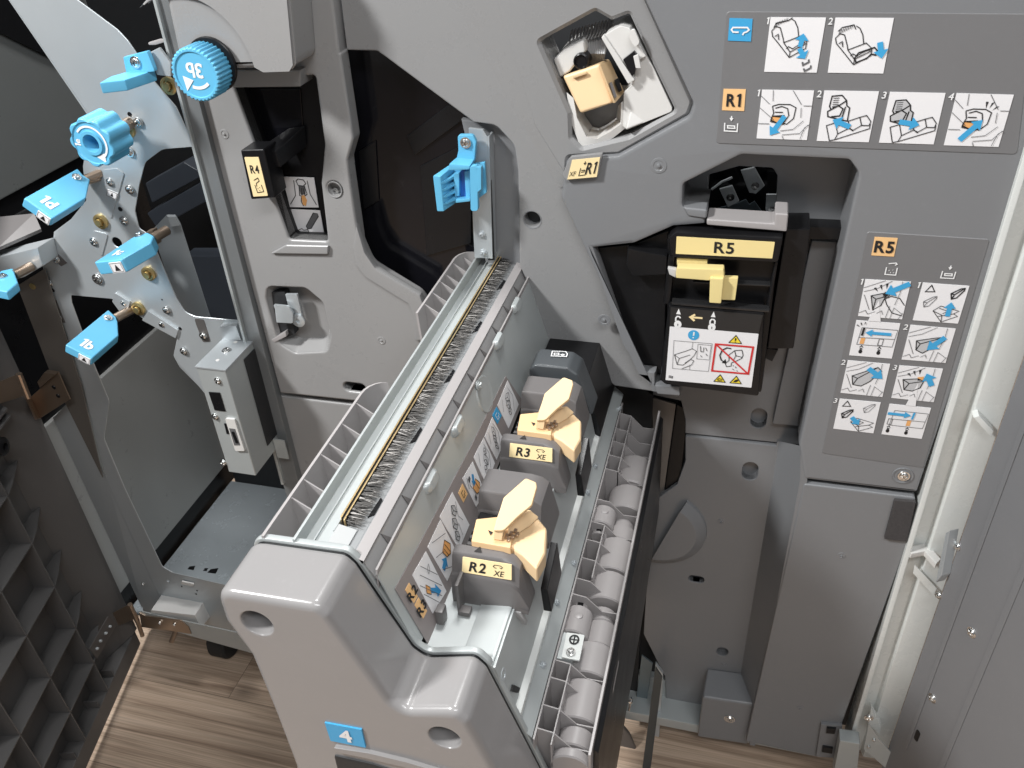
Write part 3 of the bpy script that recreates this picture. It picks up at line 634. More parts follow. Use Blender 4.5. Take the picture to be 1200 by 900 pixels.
# trough floor, box section, right wall
b = B(); bar(b, [(-.196, .742), (-.165, .742), (-.165, .745), (-.196, .745)], yn, y1); bar(b, [(-.165, .742), (-.1395, .742), (-.1395, .7495), (-.142, .7500), (-.165, .7465)], yn, y1, .0006)
obj('trough_floor', b, zincL, drw)
b = B(); bar(b, [(-.1395, .748), (-.1375, .748), (-.1272, .690), (-.1295, .690)], yn, y1, .0003); obj('trough_side', b, zincL, drw)
b = B(); bar(b, [(-.1385, .692), (-.1225, .6815), (-.1225, .6885), (-.1385, .6985)], yn+.005, -.02, .0012); obj('edge_strip', b, whitem, drw)
b = B(); bar(b, [(-.1275, .6845), (-.1130, .6700), (-.1130, .6680), (-.1275, .6825)], yn, y1, .0003); obj('roller_flange', b, zincL, drw)
RFl = Fr((-.1275, 0, .6845), (0, 1, 0), (-.0145, 0, .0145))
if RFl.n.z < 0: RFl.n = -RFl.n
for p in ((725, 460+19), (697, 546), (688, 577), (672, 660), (652, 706), (636, 779)): screw(drw, RFl, *p, r=.0032, h=.0002, m=zinc)
b = B(); lathe(b, Fr((-.1385, 0, .748), (0, 1, 0), (-.0112, 0, .058)).W(589, 790), Vector((.98, 0, .19)), [(.0048, .0006), (.0048, .0012), (.003, .0011), (.0028, -.002)], 16); obj('side_hole', b, zinc, drw)
b = B(); pbox(b, Fr((-.1372, 0, .748), (0, 1, 0), (-.0103, 0, .058)), [(600, 802), (608, 806), (606, 812), (598, 810)], -.001, .0012); obj('side_notch', b, black, drw)
# hinge legs and the bracket near R2
b = B(); box(b, -.194, -.187, -.400, -.390, .745, .760, .002); obj('pivot_stop', b, hoodm, drw); b = B(); box(b, -.181, -.178, -.385, -.352, .745, .776, .001); box(b, -.1795, -.170, -.388, -.380, .745, .750, .001); obj('pivot_bracket', b, hoodm, drw)
# --- stapler hoods
def hood(y0, y1_, zt, label=None, tip=True, xr=-.118, lead=.010):
    b = B(); n = 6
    def sec(y, dz, sh=0): # profile across X at a given Y
        z = zt+dz
        return [Vector(p) for p in ((-.188, y, .744), (-.188, y, z-.001), (-.184, y, z), (-.149, y, z), (-.1405, y, z-.0016), (-.134, y, max(z-.0065, .750)), (-.1265, y, .748), (-.1265, y, .744))]
    loft(b, [sec(y0-.0045, -.034), sec(y0-.002, -.0185), sec(y0, -.0165), sec(y0+.0005, -.0155), sec(y0+.0048, -.0018), sec(y0+.0068, 0), sec(y1_-.003, 0), sec(y1_, -.003)], closed=True, cap0=True, cap1=True)
    bevel(b, list(b.faces), .0008, 1)
    o = obj('stapler_hood', b, hoodm, drw, ang=40)
    return o
hd2 = hood(-.370, -.3525, .790)
hd2b = hood(-.298, -.260, .790)
hd3 = hood(-.2275, -.210, .790)
hd3b = hood(-.1515, -.115, .790)
b = B(); bar(b, [(-.185, .748), (-.150, .748), (-.150, .772), (-.185, .776)], -.352, -.302, .002); bar(b, [(-.185, .748), (-.150, .748), (-.150, .772), (-.185, .776)], -.213, -.163, .002); obj('stapler_bed', b, black, drw)
b = B()
for y0 in (-.345, -.206):
    for i in range(4): box(b, -.183, -.166, y0+i*.0075, y0+i*.0075+.0035, .776, .780, .0005)
obj('stapler_teeth', b, inkg, drw)
for y0 in (-.345, -.2025):   # black sleeve on the right side of each unit
    b = B(); hexa(b, [(-.124, y0, .742), (-.118, y0, .742), (-.115, y0, .716), (-.122, y0, .716)], [(-.124, y0+.04, .756), (-.118, y0+.04, .756), (-.115, y0+.04, .72), (-.122, y0+.04, .72)], .001); obj('side_sleeve', b, black, drw)
b = B(); prism(b, [(-.1385, -.3755, .746), (-.132, -.3755, .746), (-.128, -.3755, .733), (-.130, -.3755, .732), (-.1365, -.3755, .741)], (0, .004, 0), .0006); obj('hook', b, greyL, drw)
def hood_label(y0, t_, par):
    q = PQ(FY(0), (0, 0), (1, 0), (1, 1), (0, 1))
    zt = .790; a = Vector((0, y0+.0046, zt-.0024)); c = Vector((0, y0+.0003, zt-.0152)); d = (c-a)
    n = Vector((0, -1, .3)).normalized()*.0004
    X0, X1 = -.1790, -.1400
    q = Quad(Vector((X0, a.y, a.z))+n, Vector((X1, a.y, a.z))+n, Vector((X1+.0005, c.y, c.z))+n, Vector((X0-.0005, c.y, c.z))+n)
    q = q.sub(0, .0, 1, .97); st = sheet(drw, q, labc, 'code_sticker', h0=-.0006, h1=.0003, r=.02)
    text(st, q, t_, .31, .52, .62, ink, bold=.025, h=.0007, shear=.12)
    text(st, q, 'XE', .74, .70, .36, ink, h=.0007, shear=.12, bold=.005)
    lines(st, q, [[(.70, .36), (.66, .36), (.63, .28), (.66, .18), (.78, .18), (.82, .27), (.79, .36), (.76, .30)]], ink, .00055, h=.0006)
    q3 = Quad((-.172, y0+.0155, zt+.0003), (-.164, y0+.0155, zt+.0003), (-.164, y0+.0085, zt+.0003), (-.172, y0+.0085, zt+.0003))
    fills(drw, q3, [[(.1, .95), (.5, .1), (.9, .95)]], ink, 'arrow_mark', h=.0004)
hood_label(-.370, 'R2', hd2); hood_label(-.2275, 'R3', hd3)
# rear end block of the trough, the machine's shade painted into its colour
b = B(); bar(b, [(-.190, .748), (-.190, .790), (-.184, .797), (-.150, .797), (-.140, .790), (-.124, .742)], -.108, -.076, .003, 3); obj('rear_block', b, M('shaded hood plastic', (.065, .072, .078), .35, grain=.1), drw)
q = Quad((-.172, -.080, .7975), (-.154, -.080, .7975), (-.154, -.092, .7975), (-.172, -.092, .7975)); lines(drw, q, [[(.05, .2), (.8, .05), (.95, .4), (.95, .8), (.1, .95), (.05, .2)], [(.2, .5), (.45, .4), (.5, .7), (.25, .75), (.2, .5)], [(.6, .6), (.7, .5), (.8, .6), (.7, .72), (.6, .6)]], inkw, .0010, 'moulded_mark')
b = B(); bar(b, [(-.1955, .7455), (-.1955, .755), (-.1380, .755), (-.1215, .696), (-.1215, .689), (-.128, .689), (-.1390, .7505), (-.165, .7475), (-.166, .7455)], -.0755, .034, .001); obj('rear_cover', b, black, drw)
# --- left ribbed guard (two lengths)
def guard(ya_, yb_, cols):
    b = B(); xo, zo = -.3035, .8475
    def sec(y): return [Vector((xo, y, zo)), Vector((xo+.0022, y, zo)), Vector((xo+.0042, y, .803)), Vector((-.2792, y, .798)), Vector((-.2792, y, .795)), Vector((xo+.002, y, .800))]
    R = [sec(ya_)]
    R.append(sec(yb_-.02))
    for k in range(1, 6):
        a = k/5*math.pi/2; s = sec(yb_-.02+.02*math.sin(a)); s = [Vector((v.x+(1-math.cos(a))*.016 if v.x < -.29 else v.x, v.y, v.z)) for v in s]; R.append(s)
    loft(b, R, closed=True, cap0=True, cap1=True)
    obj('guard', b, pinkg, drw)
    for y in cols:
        b = B(); prism(b, [(xo+.002, y, zo-.001), (-.2795, y, .832), (-.2795, y, .797), (xo+.004, y, .801)], (0, .0014, 0), .0003); obj('guard_rib', b, pinkg, drw)
def gy(x, y): return Fr((-.3035, 0, 0), (0, 1, 0), (0, 0, 1)).px(x, y)[0]
guard(yn, gy(437, 474), [gy(341, 594), gy(356, 575), gy(377, 550), gy(386, 538), gy(402, 517), gy(419, 496)])
guard(gy(489, 382), .03, [gy(497, 372), gy(506, 357), gy(515, 345), gy(521, 336), gy(530, 324), gy(537, 313)])
# --- roller tray
xl, xr = -.1125, -.0690; zt_l, zt_r = .668, .6625
b = B(); bar(b, [(xr, .60), (xr+.0022, .60), (xr+.0022, zt_r), (xr, zt_r)], yn, .02, .0004)
bar(b, [(xl, .60), (xl+.0015, .60), (xl+.0015, zt_l), (xl, zt_l)], yn, .02)
bar(b, [(xl, .596), (xr, .596), (xr, .60), (xl, .60)], yn, .02)
obj('tray_wall', b, pinkg, drw)
FT = FZ(.664)
def ty(x, y): return FT.px(x, y)[1]
ribs = [ty(724, 487), ty(721, 505), ty(717, 520), ty(712, 536), ty(707, 552), ty(700, 588), ty(697, 615), ty(692, 636), ty(690, 658), ty(683, 682), ty(676, 700), ty(668, 780), ty(660, 800), ty(650, 832), ty(645, 860)]
xm = -.0985
for y in ribs:
    b = B(); prism(b, [(xl+.0015, y, .605), (xl+.0015, y, zt_l-.0005), (xm, y, .6655), (-.084, y, .650), (xr, y, .650), (xr, y, .605)], (0, .0011, 0)); obj('tray_rib', b, pinkg, drw)
b = B()
for ya_, yb_ in zip(ribs[1:5], ribs[0:4]): bar(b, [(xm, .605), (xm+.0011, .605), (xm+.0011, .6655), (xm, .6655)], ya_, yb_)
obj('tray_divider', b, pinkg, drw)
b = B(); bar(b, [(xm, .605), (xm+.0011, .605), (xm+.0011, .6655), (xm, .6655)], ribs[9]+.006, ribs[6]); obj('tray_divider', b, pinkg, drw)
b = B(); bar(b, [(xm, .605), (xm+.0011, .605), (xm+.0011, .6655), (xm, .6655)], yn, ribs[11]); obj('tray_divider', b, pinkg, drw)
def roller(y0, y1_, x, z, r, m=pinkg, nm='roller'):
    b = B(); cyl(b, (x, y0, z), (x, y1_, z), r, 28, .0012); return obj(nm, b, m, drw)
xc, zc = -.0840, .633
edges = [(ribs[4]-.032, ribs[4]-.001), (ribs[4]+.001, ribs[3]+.010)]
segs = [(ty(725, 560), ty(735, 530)), (ty(716, 600), ty(728, 563))]
roller(ribs[4]+.001, ribs[2]-.002, xc, zc, .0215, nm='roller_cover'); roller(ty(720, 583), ribs[4]-.004, xc, zc, .0215, nm='roller_cover'); roller(ty(716, 603), ty(720, 586), xc, zc, .0125)
roller(ty(713, 616), ty(717, 601), -.083, .634, .0165)
roller(ty(706, 655), ty(713, 619), xc, zc, .0215, nm='roller_cover'); roller(ty(700, 690), ty(705, 658), xc, zc, .0215, nm='roller_cover'); roller(ty(696, 708), ty(700, 693), xc, zc, .013)
roller(ty(693, 740), ty(697, 712), -.082, .635, .0155)
roller(ty(684, 778), ty(692, 742), xc, zc, .0220, nm='roller_cover'); roller(ty(676, 832), ty(682, 785), xc, zc, .0215, nm='roller_cover'); roller(ty(668, 860), ty(674, 838), -.083, .636, .0150); roller(yn, ty(666, 866), -.083, .638, .0165)
for (ya_, yb_) in ((ty(699, 612), ty(704, 582)), (ty(672, 742), ty(681, 698))):
    roller(ya_+.004, yb_-.009, -.1035, .650, .0125, nm='idler_roller'); roller(yb_-.009, yb_+.002, -.1035, .650, .0075, nm='idler_shaft'); roller(ya_-.008, ya_+.004, -.1035, .650, .0085, nm='idler_shaft')
    b = B(); box(b, -.1060, -.1010, yb_-.006, yb_-.001, .6568, .6580); obj('shaft_slot', b, black, drw)
    b = B(); box(b, -.1060, -.1010, ya_-.006, ya_+.002, .6578, .6590); obj('shaft_slot', b, black, drw)
    b = B(); lathe(b, (-.102, (ya_+yb_)/2, .6622), (0, 0, 1), [(.0042, -.001), (.0036, .0005), (.001, .0010)], 16); obj('roller_knob', b, pinkg, drw)
q = Quad(*[FZ(.6665).W(*p) for p in ((664, 741), (685, 744), (679, 774), (658, 770))]); sheet(drw, q, whitem, 'steel_tab', h0=-.0015, h1=.0, r=.06)
lines(drw, q, [[(.5+.24*math.cos(a)*1.0, .26+.17*math.sin(a)) for a in [i*math.pi/8 for i in range(17)]]], ink, .0016, 'cross_mark', h=.0006); lines(drw, q, [[(.5, .1), (.5, .42)], [(.28, .26), (.72, .26)]], ink, .0012, 'cross_mark', h=.0006)
screw(drw, Fr(q.p[0], q.p[1]-q.p[0], q.p[0]-q.p[3]), 669, 765, .0042, .0008)
b = B(); box(b, xl+.0015, xm, ty(664, 741)-.028, ty(664, 741), .604, .6635); obj('tab_support', b, zincL, drw)
# black side below the tray and the dark works behind it
b = B(); bar(b, [(-.0665, .655), (-.0625, .651), (-.0610, .50), (-.075, .28), (-.10, .28), (-.10, .58), (-.0675, .598)], yn+.01, .02, .001); obj('under_body', b, black, drw)
b = B(); box(b, -.30, -.145, yn+.01, .03, .40, .735); obj('inner_body', b, dark, drw)
# ================================================================== LEFT UNIT: SHEET-METAL FRAME
frm = thing('metal_frame', 'bare sheet metal frame left of the grey covers, with cut openings and bright screws', 'metal frame', (-.75, 0, .06))
fpx = [(7, -6), (86, -6), (91, 0), (138, 35, .03), (150, 48, .02), (161, 64), (176, 90), (206, 125), (228, 172, .002), (190, 175, .03), (170, 190, .02), (163, 217, .02), (158, 247, .01), (163, 268, .006), (175, 275), (207, 350, .02), (217, 366, .01), (229, 371), (284, 376), (290, 400), (318, 520), (290, 520), (232, 452), (210, 430, .01), (203, 417, .006), (208, 393), (168, 374), (140, 352), (128, 350, .002), (83, 346, .004), (84, 355), (110, 427), (128, 470, .02), (122, 514, .02), (146, 572), (190, 664, .01), (202, 671, .008), (300, 694), (302, 762), (172, 730), (165, 706), (95, 452), (77, 390), (50, 313), (45, 292, .005), (62, 285), (63, 272, .006), (83, 257), (101, 235), (97, 195), (107, 138)]
fh = [stadium(Y0, 69.5, 414, .009, .0165), circ(Y0.px(137, 284), .0068), stadium(Y0, 243, 693.5, .0, .0) if False else circ(Y0.px(197, 681), .0028)]
b = B(); plate(b, Y0, Y0.poly(fpx), fh, h0=-.0016, h1=0, bev=.0004, seg=1); obj('side_plate', b, zinc, frm)
# folded flanges
b = B(); prism(b, [Y0.W(*p) for p in ((7, -6), (107, 138), (106, 140), (6, -6))], (0, .03, 0)); obj('edge_flange', b, zinc, frm)
b = B(); hexa(b, [FY(-.0005).W(83, 468), FY(-.0005).W(189, 702), FY(.001).W(189, 702), FY(.001).W(83, 468)], [FY(.006).W(62, 490), FY(.006).W(166, 712), FY(.0075).W(166, 712), FY(.0075).W(62, 490)])
obj('flange', b, zinc, frm)
b = B(); fr = FY(-.008); pbox(b, fr, [(181, -6), (200.5, -6), (350, 566), (361, 610), (345, 610), (331, 566)], -.012, 0, .001); obj('corner_post', b, M('post grey', (.20, .21, .215), .42, .3), frm); b = B()
pbox(b, FY(-.0085), [(180, -6), (183.5, -6), (334, 566), (331, 566)], -.014, .004, .0008); obj('post_edge', b, zincL, frm)
# stamped strips, tabs, holes and screws on the plate
def strip_(px, name='stiffener', h=.0012, m=zinc, fr=Y0, h0=0, r=0): b = B(); pbox(b, fr, px, h0, h, .0004, r=r); return obj(name, b, m, frm)
strip_([(121, 199), (137, 197), (146, 203), (131, 256), (118, 248)], r=.003); strip_([(110, 270), (127, 274), (120, 300), (104, 290)], r=.003)
strip_([(48, 285), (55, 284), (79, 308), (72, 312), (50, 292)], 'slot_shadow', .0006, M('dark zinc', (.16, .15, .145), .5, .5)); strip_([(58, 352), (66, 351), (77, 378), (66, 378)], 'slot_shadow', .0006, MATS['dark zinc']); strip_([(228, 373), (239, 374), (247, 400), (238, 401), (230, 380)], 'slot_shadow', .0006, MATS['dark zinc'], r=.003)  # shade in the slots, painted as darker strips on the plate
strip_([(175, 363), (210, 386), (207, 395), (168, 374)], h=.003); strip_([(136, 342), (154, 353), (151, 362), (147, 371), (133, 352)], h=.003, r=.002); strip_([(262, 378), (281, 377), (287, 394), (264, 393)], h=.010)
strip_([(152, 160), (156, 140)] and [(90, 640-30), (96, 612), (100, 622), (94, 622)], h=.001)
for x, y, r in ((163, 143, .0055), (153, 178, .0055), (153, 222, .0058), (146, 258, .0058), (130, 213, .0052), (111, 283, .0058), (67, 303.5, .006), (68.5, 371, .0062), (58, 331, .0055), (115, 326.5, .0075), (191, 379, .0058), (196, 363, .0055), (146, 354, .005), (239, 393, .0058), (216, 411, .0055), (279.5, 382.5, .0058), (65, 385, .005)): screw(frm, Y0, x, y, r, .0012)
def hole_(x, y, r, n='hole'): b = B(); lathe(b, Y0.W(x, y), (0, -1, 0), [(r, .0002), (r*.9, .0006), (r*.75, .0003)], 16); obj(n, b, black, frm)
for x, y, r in ((152, 134, .0028), (134, 203, .0028), (141, 245, .003), (62, 340, .003), (55, 293, .002), (138, 348, .002), (190, 351, .001), (211, 385, .0025), (234.5, 381, .0022), (114, 274, .0028)): hole_(x, y, r)
for x, y in ((119, 259), (175, 320), (163, 361), (150, 152), (42, 333), (199, 100)):   # brass bushings
    b = B(); c = Y0.W(x, y); lathe(b, c, (0, -1, 0), [(.0095, 0), (.0095, .003), (.0075, .004), (.0060, .004), (.0058, .002), (.0045, .002), (.0045, .007), (.0035, .0075)], 20); obj('bushing', b, M('brass bushing', (.55, .43, .20), .35, .85) if 'brass bushing' not in MATS else MATS['brass bushing'], frm)
b = B(); tube(b, [Y0.W(118, 203, -.002), Y0.W(102, 207, .02)], .005, 10); obj('lever_pivot', b, brown, frm)
b = B(); hexa(b, [Y0.W(176, 268), Y0.W(186, 284), Y0.W(190, 283), Y0.W(184, 266)], [Y0.W(176, 268, .01), Y0.W(186, 284, .01), Y0.W(190, 283, .01), Y0.W(184, 266, .01)], .001); obj('pivot_tab', b, brown, frm)
q = PQ(Y0, (127, 221), (139, 226), (137, 233), (126, 228), h=.0014); sheet(frm, q, labw, 'mark_sticker'); lines(frm, q, [[(.03, .03), (.97, .03), (.97, .97), (.03, .97), (.03, .03)]], inkg, .0006); fills(frm, q, [[(.4, .8), (.5, .2), (.68, .8)]], ink)
# inner bracket seen through the arch
b = B(); fr = FY(.05); pbox(b, fr, [(178, 270), (195, 252), (205, 252), (211, 262), (252, 390), (218, 390)], -.0015, 0, .0005); obj('inner_bracket', b, zinc, frm)
b = B(); hexa(b, [fr.W(195, 252), fr.W(205, 252), fr.W(211, 262), fr.W(200, 264)], [FY(.036).W(196, 254), FY(.036).W(206, 254), FY(.036).W(211, 264), FY(.036).W(200, 266)], .0006); obj('bracket_fold', b, zinc, frm)
b = B(); box(b, -.975, -.575, .36, .37, .05, 1.25); obj('back_panel', b, dark, frm)
b = B(); fr = FY(.2)
pbox(b, fr, [(170, 215), (215, 190), (240, 205), (178, 238)], -.03, 0, .002); pbox(b, fr, [(172, 250), (250, 205), (262, 225), (184, 268)], -.03, 0, .002); pbox(b, fr, [(215, 300), (300, 300), (310, 390), (230, 392)], -.03, 0, .002); obj('inner_rail', b, M('blue black', (.022, .026, .033), .35), frm)
# base: tray, lower rail, caster, foot cover
b = B(); box(b, -.985, -.565, .0, .36, .094, .10, .001); obj('base_tray', b, M('blue grey tray', (.50, .55, .58), .26, .25), frm)
b = B(); ft = FZ(.1003)
for px in (((222, 664), (229, 663), (227, 668), (220, 667)), ((240, 666), (244, 666), (242, 669), (238, 669)), ((247, 667), (256, 666), (253, 672), (243, 671))): pbox(b, ft, px, -.0002, .0004)
obj('tray_slot', b, black, frm)
b = B(); fr = FY(-.034); pbox(b, fr, [(164, 716), (180, 720), (304, 747), (304, 768), (172, 731)], -.0016, 0, .0004); obj('lower_rail', b, zincL, frm)
zr = .176
tp = FZ(.165)
b = B(); hexa(b, [tp.W(192, 693), tp.W(242, 701), tp.W(228, 721), tp.W(177, 715)], [FZ(.13).W(188, 708), FZ(.13).W(252, 716), FZ(.13).W(236, 736), FZ(.13).W(174, 727)], .001); obj('foot_cover', b, white, frm)
b = B(); pbox(b, FY(-.036), [(163, 718), (170, 722), (212, 727, .004), (221, 735, .004), (224, 743), (166, 735)], -.002, 0, .0005); obj('hinge_arm', b, brown, frm)
screw(frm, FY(-.036), 188, 729, .004, .0, washer=False); screw(frm, FY(-.036), 205, 731, .004, .0, washer=False)
b = B(); tube(b, [FY(-.03).W(206, 738), FY(-.04).W(201, 752)], .0045, 10); obj('hinge_pin', b, brown, frm)
b = B(); cw = FY(.02).W(256, 742); cyl(b, (cw.x-.018, .03, .034), (cw.x+.018, .03, .034), .034, 28, .004); obj('caster', b, rubber, frm)
b = B(); box(b, cw.x-.022, cw.x+.022, .01, .06, .05, .094, .004); obj('caster_fork', b, dark, frm)
b = B(); pbox(b, FY(-.0018), [(214, 680), (228, 683), (227, 686), (213, 683)], 0, .003, .0006); obj('rail_tab', b, white, frm)
for x, y in ((231, 692), (230, 696), (213, 687)): hole_(x, y, .0015)
screw(frm, FY(-.015), 168, 683.5, .0035, 0, washer=False)
# vertical white connector on the electrical box
zt = .719; XA, XB = -.6165, -.5765; yn_ = -.073
zb = FY(yn_).px(268, 553)[1]
b = B(); box(b, XA, XB, yn_, 0, zb, zt-.0012, .0008, 1); obj('control_box', b, zincL, frm)
b = B(); prism(b, [(XA-.001, yn_-.001, zt-.0012), (XB+.0012, yn_-.001, zt-.0012), (XB+.0012, .0, zt-.0012), (XA-.001, .0, zt-.0012)], (0, 0, .0024), .0004); obj('box_lid', b, zinc, frm)
FB2 = FY(yn_)
b = B(); pbox(b, FB2, [(245, 459), (258, 460), (264.5, 481.5), (252, 480)], 0, .0012); obj('socket', b, black, frm)
for x, y in ((255.5, 446), (252.5, 488), (262, 545-3)): screw(frm, FB2, x, y, .0048)
ft = FZ(zt+.0012)
screw(frm, ft, 265.5, 411, .006)
for x, y in ((255, 422), (276, 401)): b = B(); lathe(b, ft.W(x, y), (0, 0, 1), [(.0026, .0001), (.0022, .0004), (.0018, .0002)], 12); obj('hole', b, white, frm)
b = B(); pbox(b, FB2, [(265, 489, .002), (276, 490, .002), (288, 527, .002), (277, 527, .002)], 0, .003, .0008, r=.003); o_ = obj('connector', b, white, frm)
b = B(); pbox(b, FB2, [(270, 500), (277, 501), (283, 520), (276, 520)], .003, .0034); obj('connector_slot', b, inkg, frm)
b = B(); pbox(b, FB2, [(273, 504), (276, 504), (281, 517), (278, 517)], .0034, .0042); obj('connector_pins', b, black, frm)
b = B(); pbox(b, FB2, [(263, 496), (266, 496), (269, 508), (266, 508)], 0, .001); obj('box_slot', b, black, frm)
b = B(); box(b, XB+.0002, XB+.0016, -.034, -.004, zb+.02, zt-.01); obj('box_opening', b, dark, frm)
b = B(); prism(b, [(XB+.001, -.02, zb-.012), (XB+.018, -.02, zb-.012), (XB+.018, -.02, zb+.02), (XB+.001, -.02, zb+.02)], (0, .0015, 0)); obj('box_foot', b, zincL, frm)
# left beam and column of the frame
b = B(); fr = FY(-.03); pbox(b, fr, [(-60, 310), (-10, 303), (44, 290), (50, 312), (28, 325), (-60, 350)], -.03, 0, .002); obj('cross_beam', b, zinc, frm)
b = B(); pbox(b, FY(-.006), [(20, 335), (52, 315), (95, 452), (120, 560), (60, 440)], -.002, 0, .0005); obj('column_plate', b, M('taupe sheet', (.17, .155, .14), .4, .4), frm)
b = B(); prism(b, [FY(-.03).W(-60, 300), FY(-.03).W(-2, 290), FY(.02).W(48, 268), FY(.02).W(40, 250), FY(.02).W(-60, 260)], (0, 0, -.004)); obj('cover_edge', b, hoodm, frm)

# ================================================================== LEVERS AND KNOBS
def lever(name_t, label, tl, tr, outline, yf, th, txt=None, scr=None, mark=True, tsz=.30, tpos=(.5, .74), back=None):
    f = FY(yf); a, c = f.W(*tl), f.W(*tr); fr = Fr(a, (0, 1, 0), (a-c), None)
    if fr.n.z < 0: fr.n = -fr.n
    t = thing('lever', label, 'lever', (a+c)/2+Vector((0, .09, 0)), 'blue levers on the metal frame')
    b = B(); pbox(b, fr, outline, -th, 0, .0022, seg=3); body_ = obj('handle', b, bluem, t)
    b = B(); P = fr.W(*back) if back else None
    if back:
        tube(b, [P-fr.n*th*.4, Vector((P.x+.004, min(.004, P.y+.024), P.z-th*.4))], .006, 12); obj('shaft', b, brown, t)
    v = c-a; L = v.length; far = Vector((0, .062, 0))
    q = Quad(a+far+fr.n*.0002, c+far+fr.n*.0002, c+fr.n*.0002, a+fr.n*.0002)
    if txt: text(t, q, txt, tpos[0], tpos[1], tsz, inkw, bold=.035, h=.0004)
    if scr: screw(t, fr, scr[0], scr[1], .0052, .0003)
    if mark:
        d = Vector((0, -1, 0)); n_ = fr.n
        q2 = Quad(a+v*.52-n_*.0022+d*.0004, a+v*.95-n_*.0022+d*.0004, a+v*.95-n_*(th-.001)+d*.0004, a+v*.52-n_*(th-.001)+d*.0004)
        s_ = sheet(t, q2, labw, 'mark_sticker', h0=-.0004, h1=.0008); lines(s_, q2, [[(.06, .08), (.94, .08), (.94, .92), (.06, .92), (.06, .08)]], inkg, .0005, h=.0010); fills(s_, q2, [[(.3, .8), (.5, .18), (.75, .8)]], ink, 'arrow_mark', h=.0011)
    return t
lever('1d', 'wide blue lever lettered 1d, above and left of the brass bushing', (28, 232), (62, 256), [(28, 232), (62, 256), (101, 232), (106, 209), (98, 205), (91, 197)], -.098, .0125, '1d', (89.5, 208), back=(102, 207), tsz=.22)
lever('1b', 'wide blue lever lettered 1b, over the triangular opening, lowest of the levers', (76.5, 404), (108, 420), [(76.5, 404), (108, 420), (139, 393), (138, 377), (136, 371), (127, 362.5)], -.104, .0125, '1b', (126.5, 373), back=(135, 370), tsz=.22)
lever('1c', 'blue lever lettered 1c, pointing left in the middle of the frame', (110, 307.5), (142, 304), [(110, 307.5), (142, 304), (177, 284), (180, 276), (173, 272), (157, 277)], -.105, .0155, '1c', (163, 276), back=(176, 274), tsz=.20, tpos=(.5, .68))
lever('1a', 'blue lever with one screw, cut off at the left edge of the photo', (-22, 336), (8, 342), [(-22, 336), (8, 342), (21, 331), (15, 314), (1, 317)], -.098, .012, None, (3, 324), mark=False, back=(16, 318))
t = thing('lever', 'blue bent lever without lettering, screwed to the frame near the top', 'lever', FY(-.02).W(165, 70), 'blue levers on the metal frame')
f3 = FY(-.028); zl = f3.W(148, 84).z; b = B(); pbox(b, f3, [(144, 67), (172, 60), (180, 80), (181, 84), (148, 88)], -.006, 0, .0012); 
obj('tab', b, bluem, t); b = B(); pbox(b, FZ(zl), [(116, 97), (146, 93.5), (181, 82), (180, 78), (148, 84), (130, 89)], -.011, 0, .0016); obj('handle', b, bluem, t)
screw(t, f3, 159, 73, .0062)
b = B(); pbox(b, FY(-.02), [(172, 63), (186, 56), (200, 74), (200, 90), (184, 88)], -.004, 0, .001); obj('shaft', b, zinc, t)
b = B(); pbox(b, FY(-.01), [(173, 50), (186, 46), (192, 46), (192, 50), (182, 53), (174, 53)], -.004, 0, .0015); obj('release_tab', b, pinkg, frm)
def knob(label, fx, fy, yf, yb, r, lobes, depth, inner):
    c = FY(yf).W(fx, fy); t = thing('knob', label, 'knob', Vector((c.x, yb, c.z)), 'round blue knobs')
    n = lobes*8; b = B()
    def rg(y, k): return [Vector((c.x+math.cos(a)*rr*k, y, c.z+math.sin(a)*rr*k)) for a, rr in [(i*2*math.pi/n, r*(1-depth*(.5+.5*math.cos(i*2*math.pi*lobes/n))**1.6)) for i in range(n)]]
    loft(b, [rg(yb, .97), rg(yb-.001, 1), rg(yf+.002, 1), rg(yf+.0006, .975), rg(yf, .94), [Vector((c.x+math.cos(i*2*math.pi/n)*r*.84, yf, c.z+math.sin(i*2*math.pi/n)*r*.84)) for i in range(n)], [Vector((c.x+math.cos(i*2*math.pi/n)*r*.81, yf+.0012, c.z+math.sin(i*2*math.pi/n)*r*.81)) for i in range(n)]]+([[Vector((c.x+math.cos(i*2*math.pi/n)*r*k, yf+dy, c.z+math.sin(i*2*math.pi/n)*r*k)) for i in range(n)] for k, dy in ((.50, .0012), (.48, -.0008), (.36, -.0008), (.33, .0012), (.32, .02))] if inner else []), cap0=True, cap1=True)
    obj('grip', b, bluem, t); return t, c
t, c = knob('fluted blue knob lettered 1e with a deep hole in its centre, on the metal frame', 107, 168, -.066, -.032, .0268, 9, .12, True)
c1 = c
b = B(); cyl(b, (c.x, -.032, c.z), (c.x, .002, c.z), .007, 16); obj('shaft', b, brown, t)
q = Quad((c.x-.0265, c.y+.0010, c.z+.0265), (c.x+.0265, c.y+.0010, c.z+.0265), (c.x+.0265, c.y+.0010, c.z-.0265), (c.x-.0265, c.y+.0010, c.z-.0265))
text(t, q, '1e', .17, .50, .13, inkw, rot=math.radians(80), bold=.03, h=.0004)
A = [(.5+.33*math.cos(a), .5-.33*math.sin(a)) for a in [math.radians(d) for d in range(140, -70, -8)]]
lines(t, q, [A], inkw, .0022, 'arrow_mark', h=.0006); fills(t, q, [[(.52, .78), (.72, .70), (.70, .90)]], inkw, 'arrow_mark', h=.0005)
t, c = knob('ribbed blue knob lettered 3b in front of the grey bulge', 228.5, 88, -.075, -.047, .0255, 36, .055, False)
q = Quad((c.x-.0255, c.y+.0012, c.z+.0255), (c.x+.0255, c.y+.0012, c.z+.0255), (c.x+.0255, c.y+.0012, c.z-.0255), (c.x-.0255, c.y+.0012, c.z-.0255))
text(t, q, '3b', .50, .42, .26, inkw, rot=math.pi-.06, bold=.025, h=.0004)
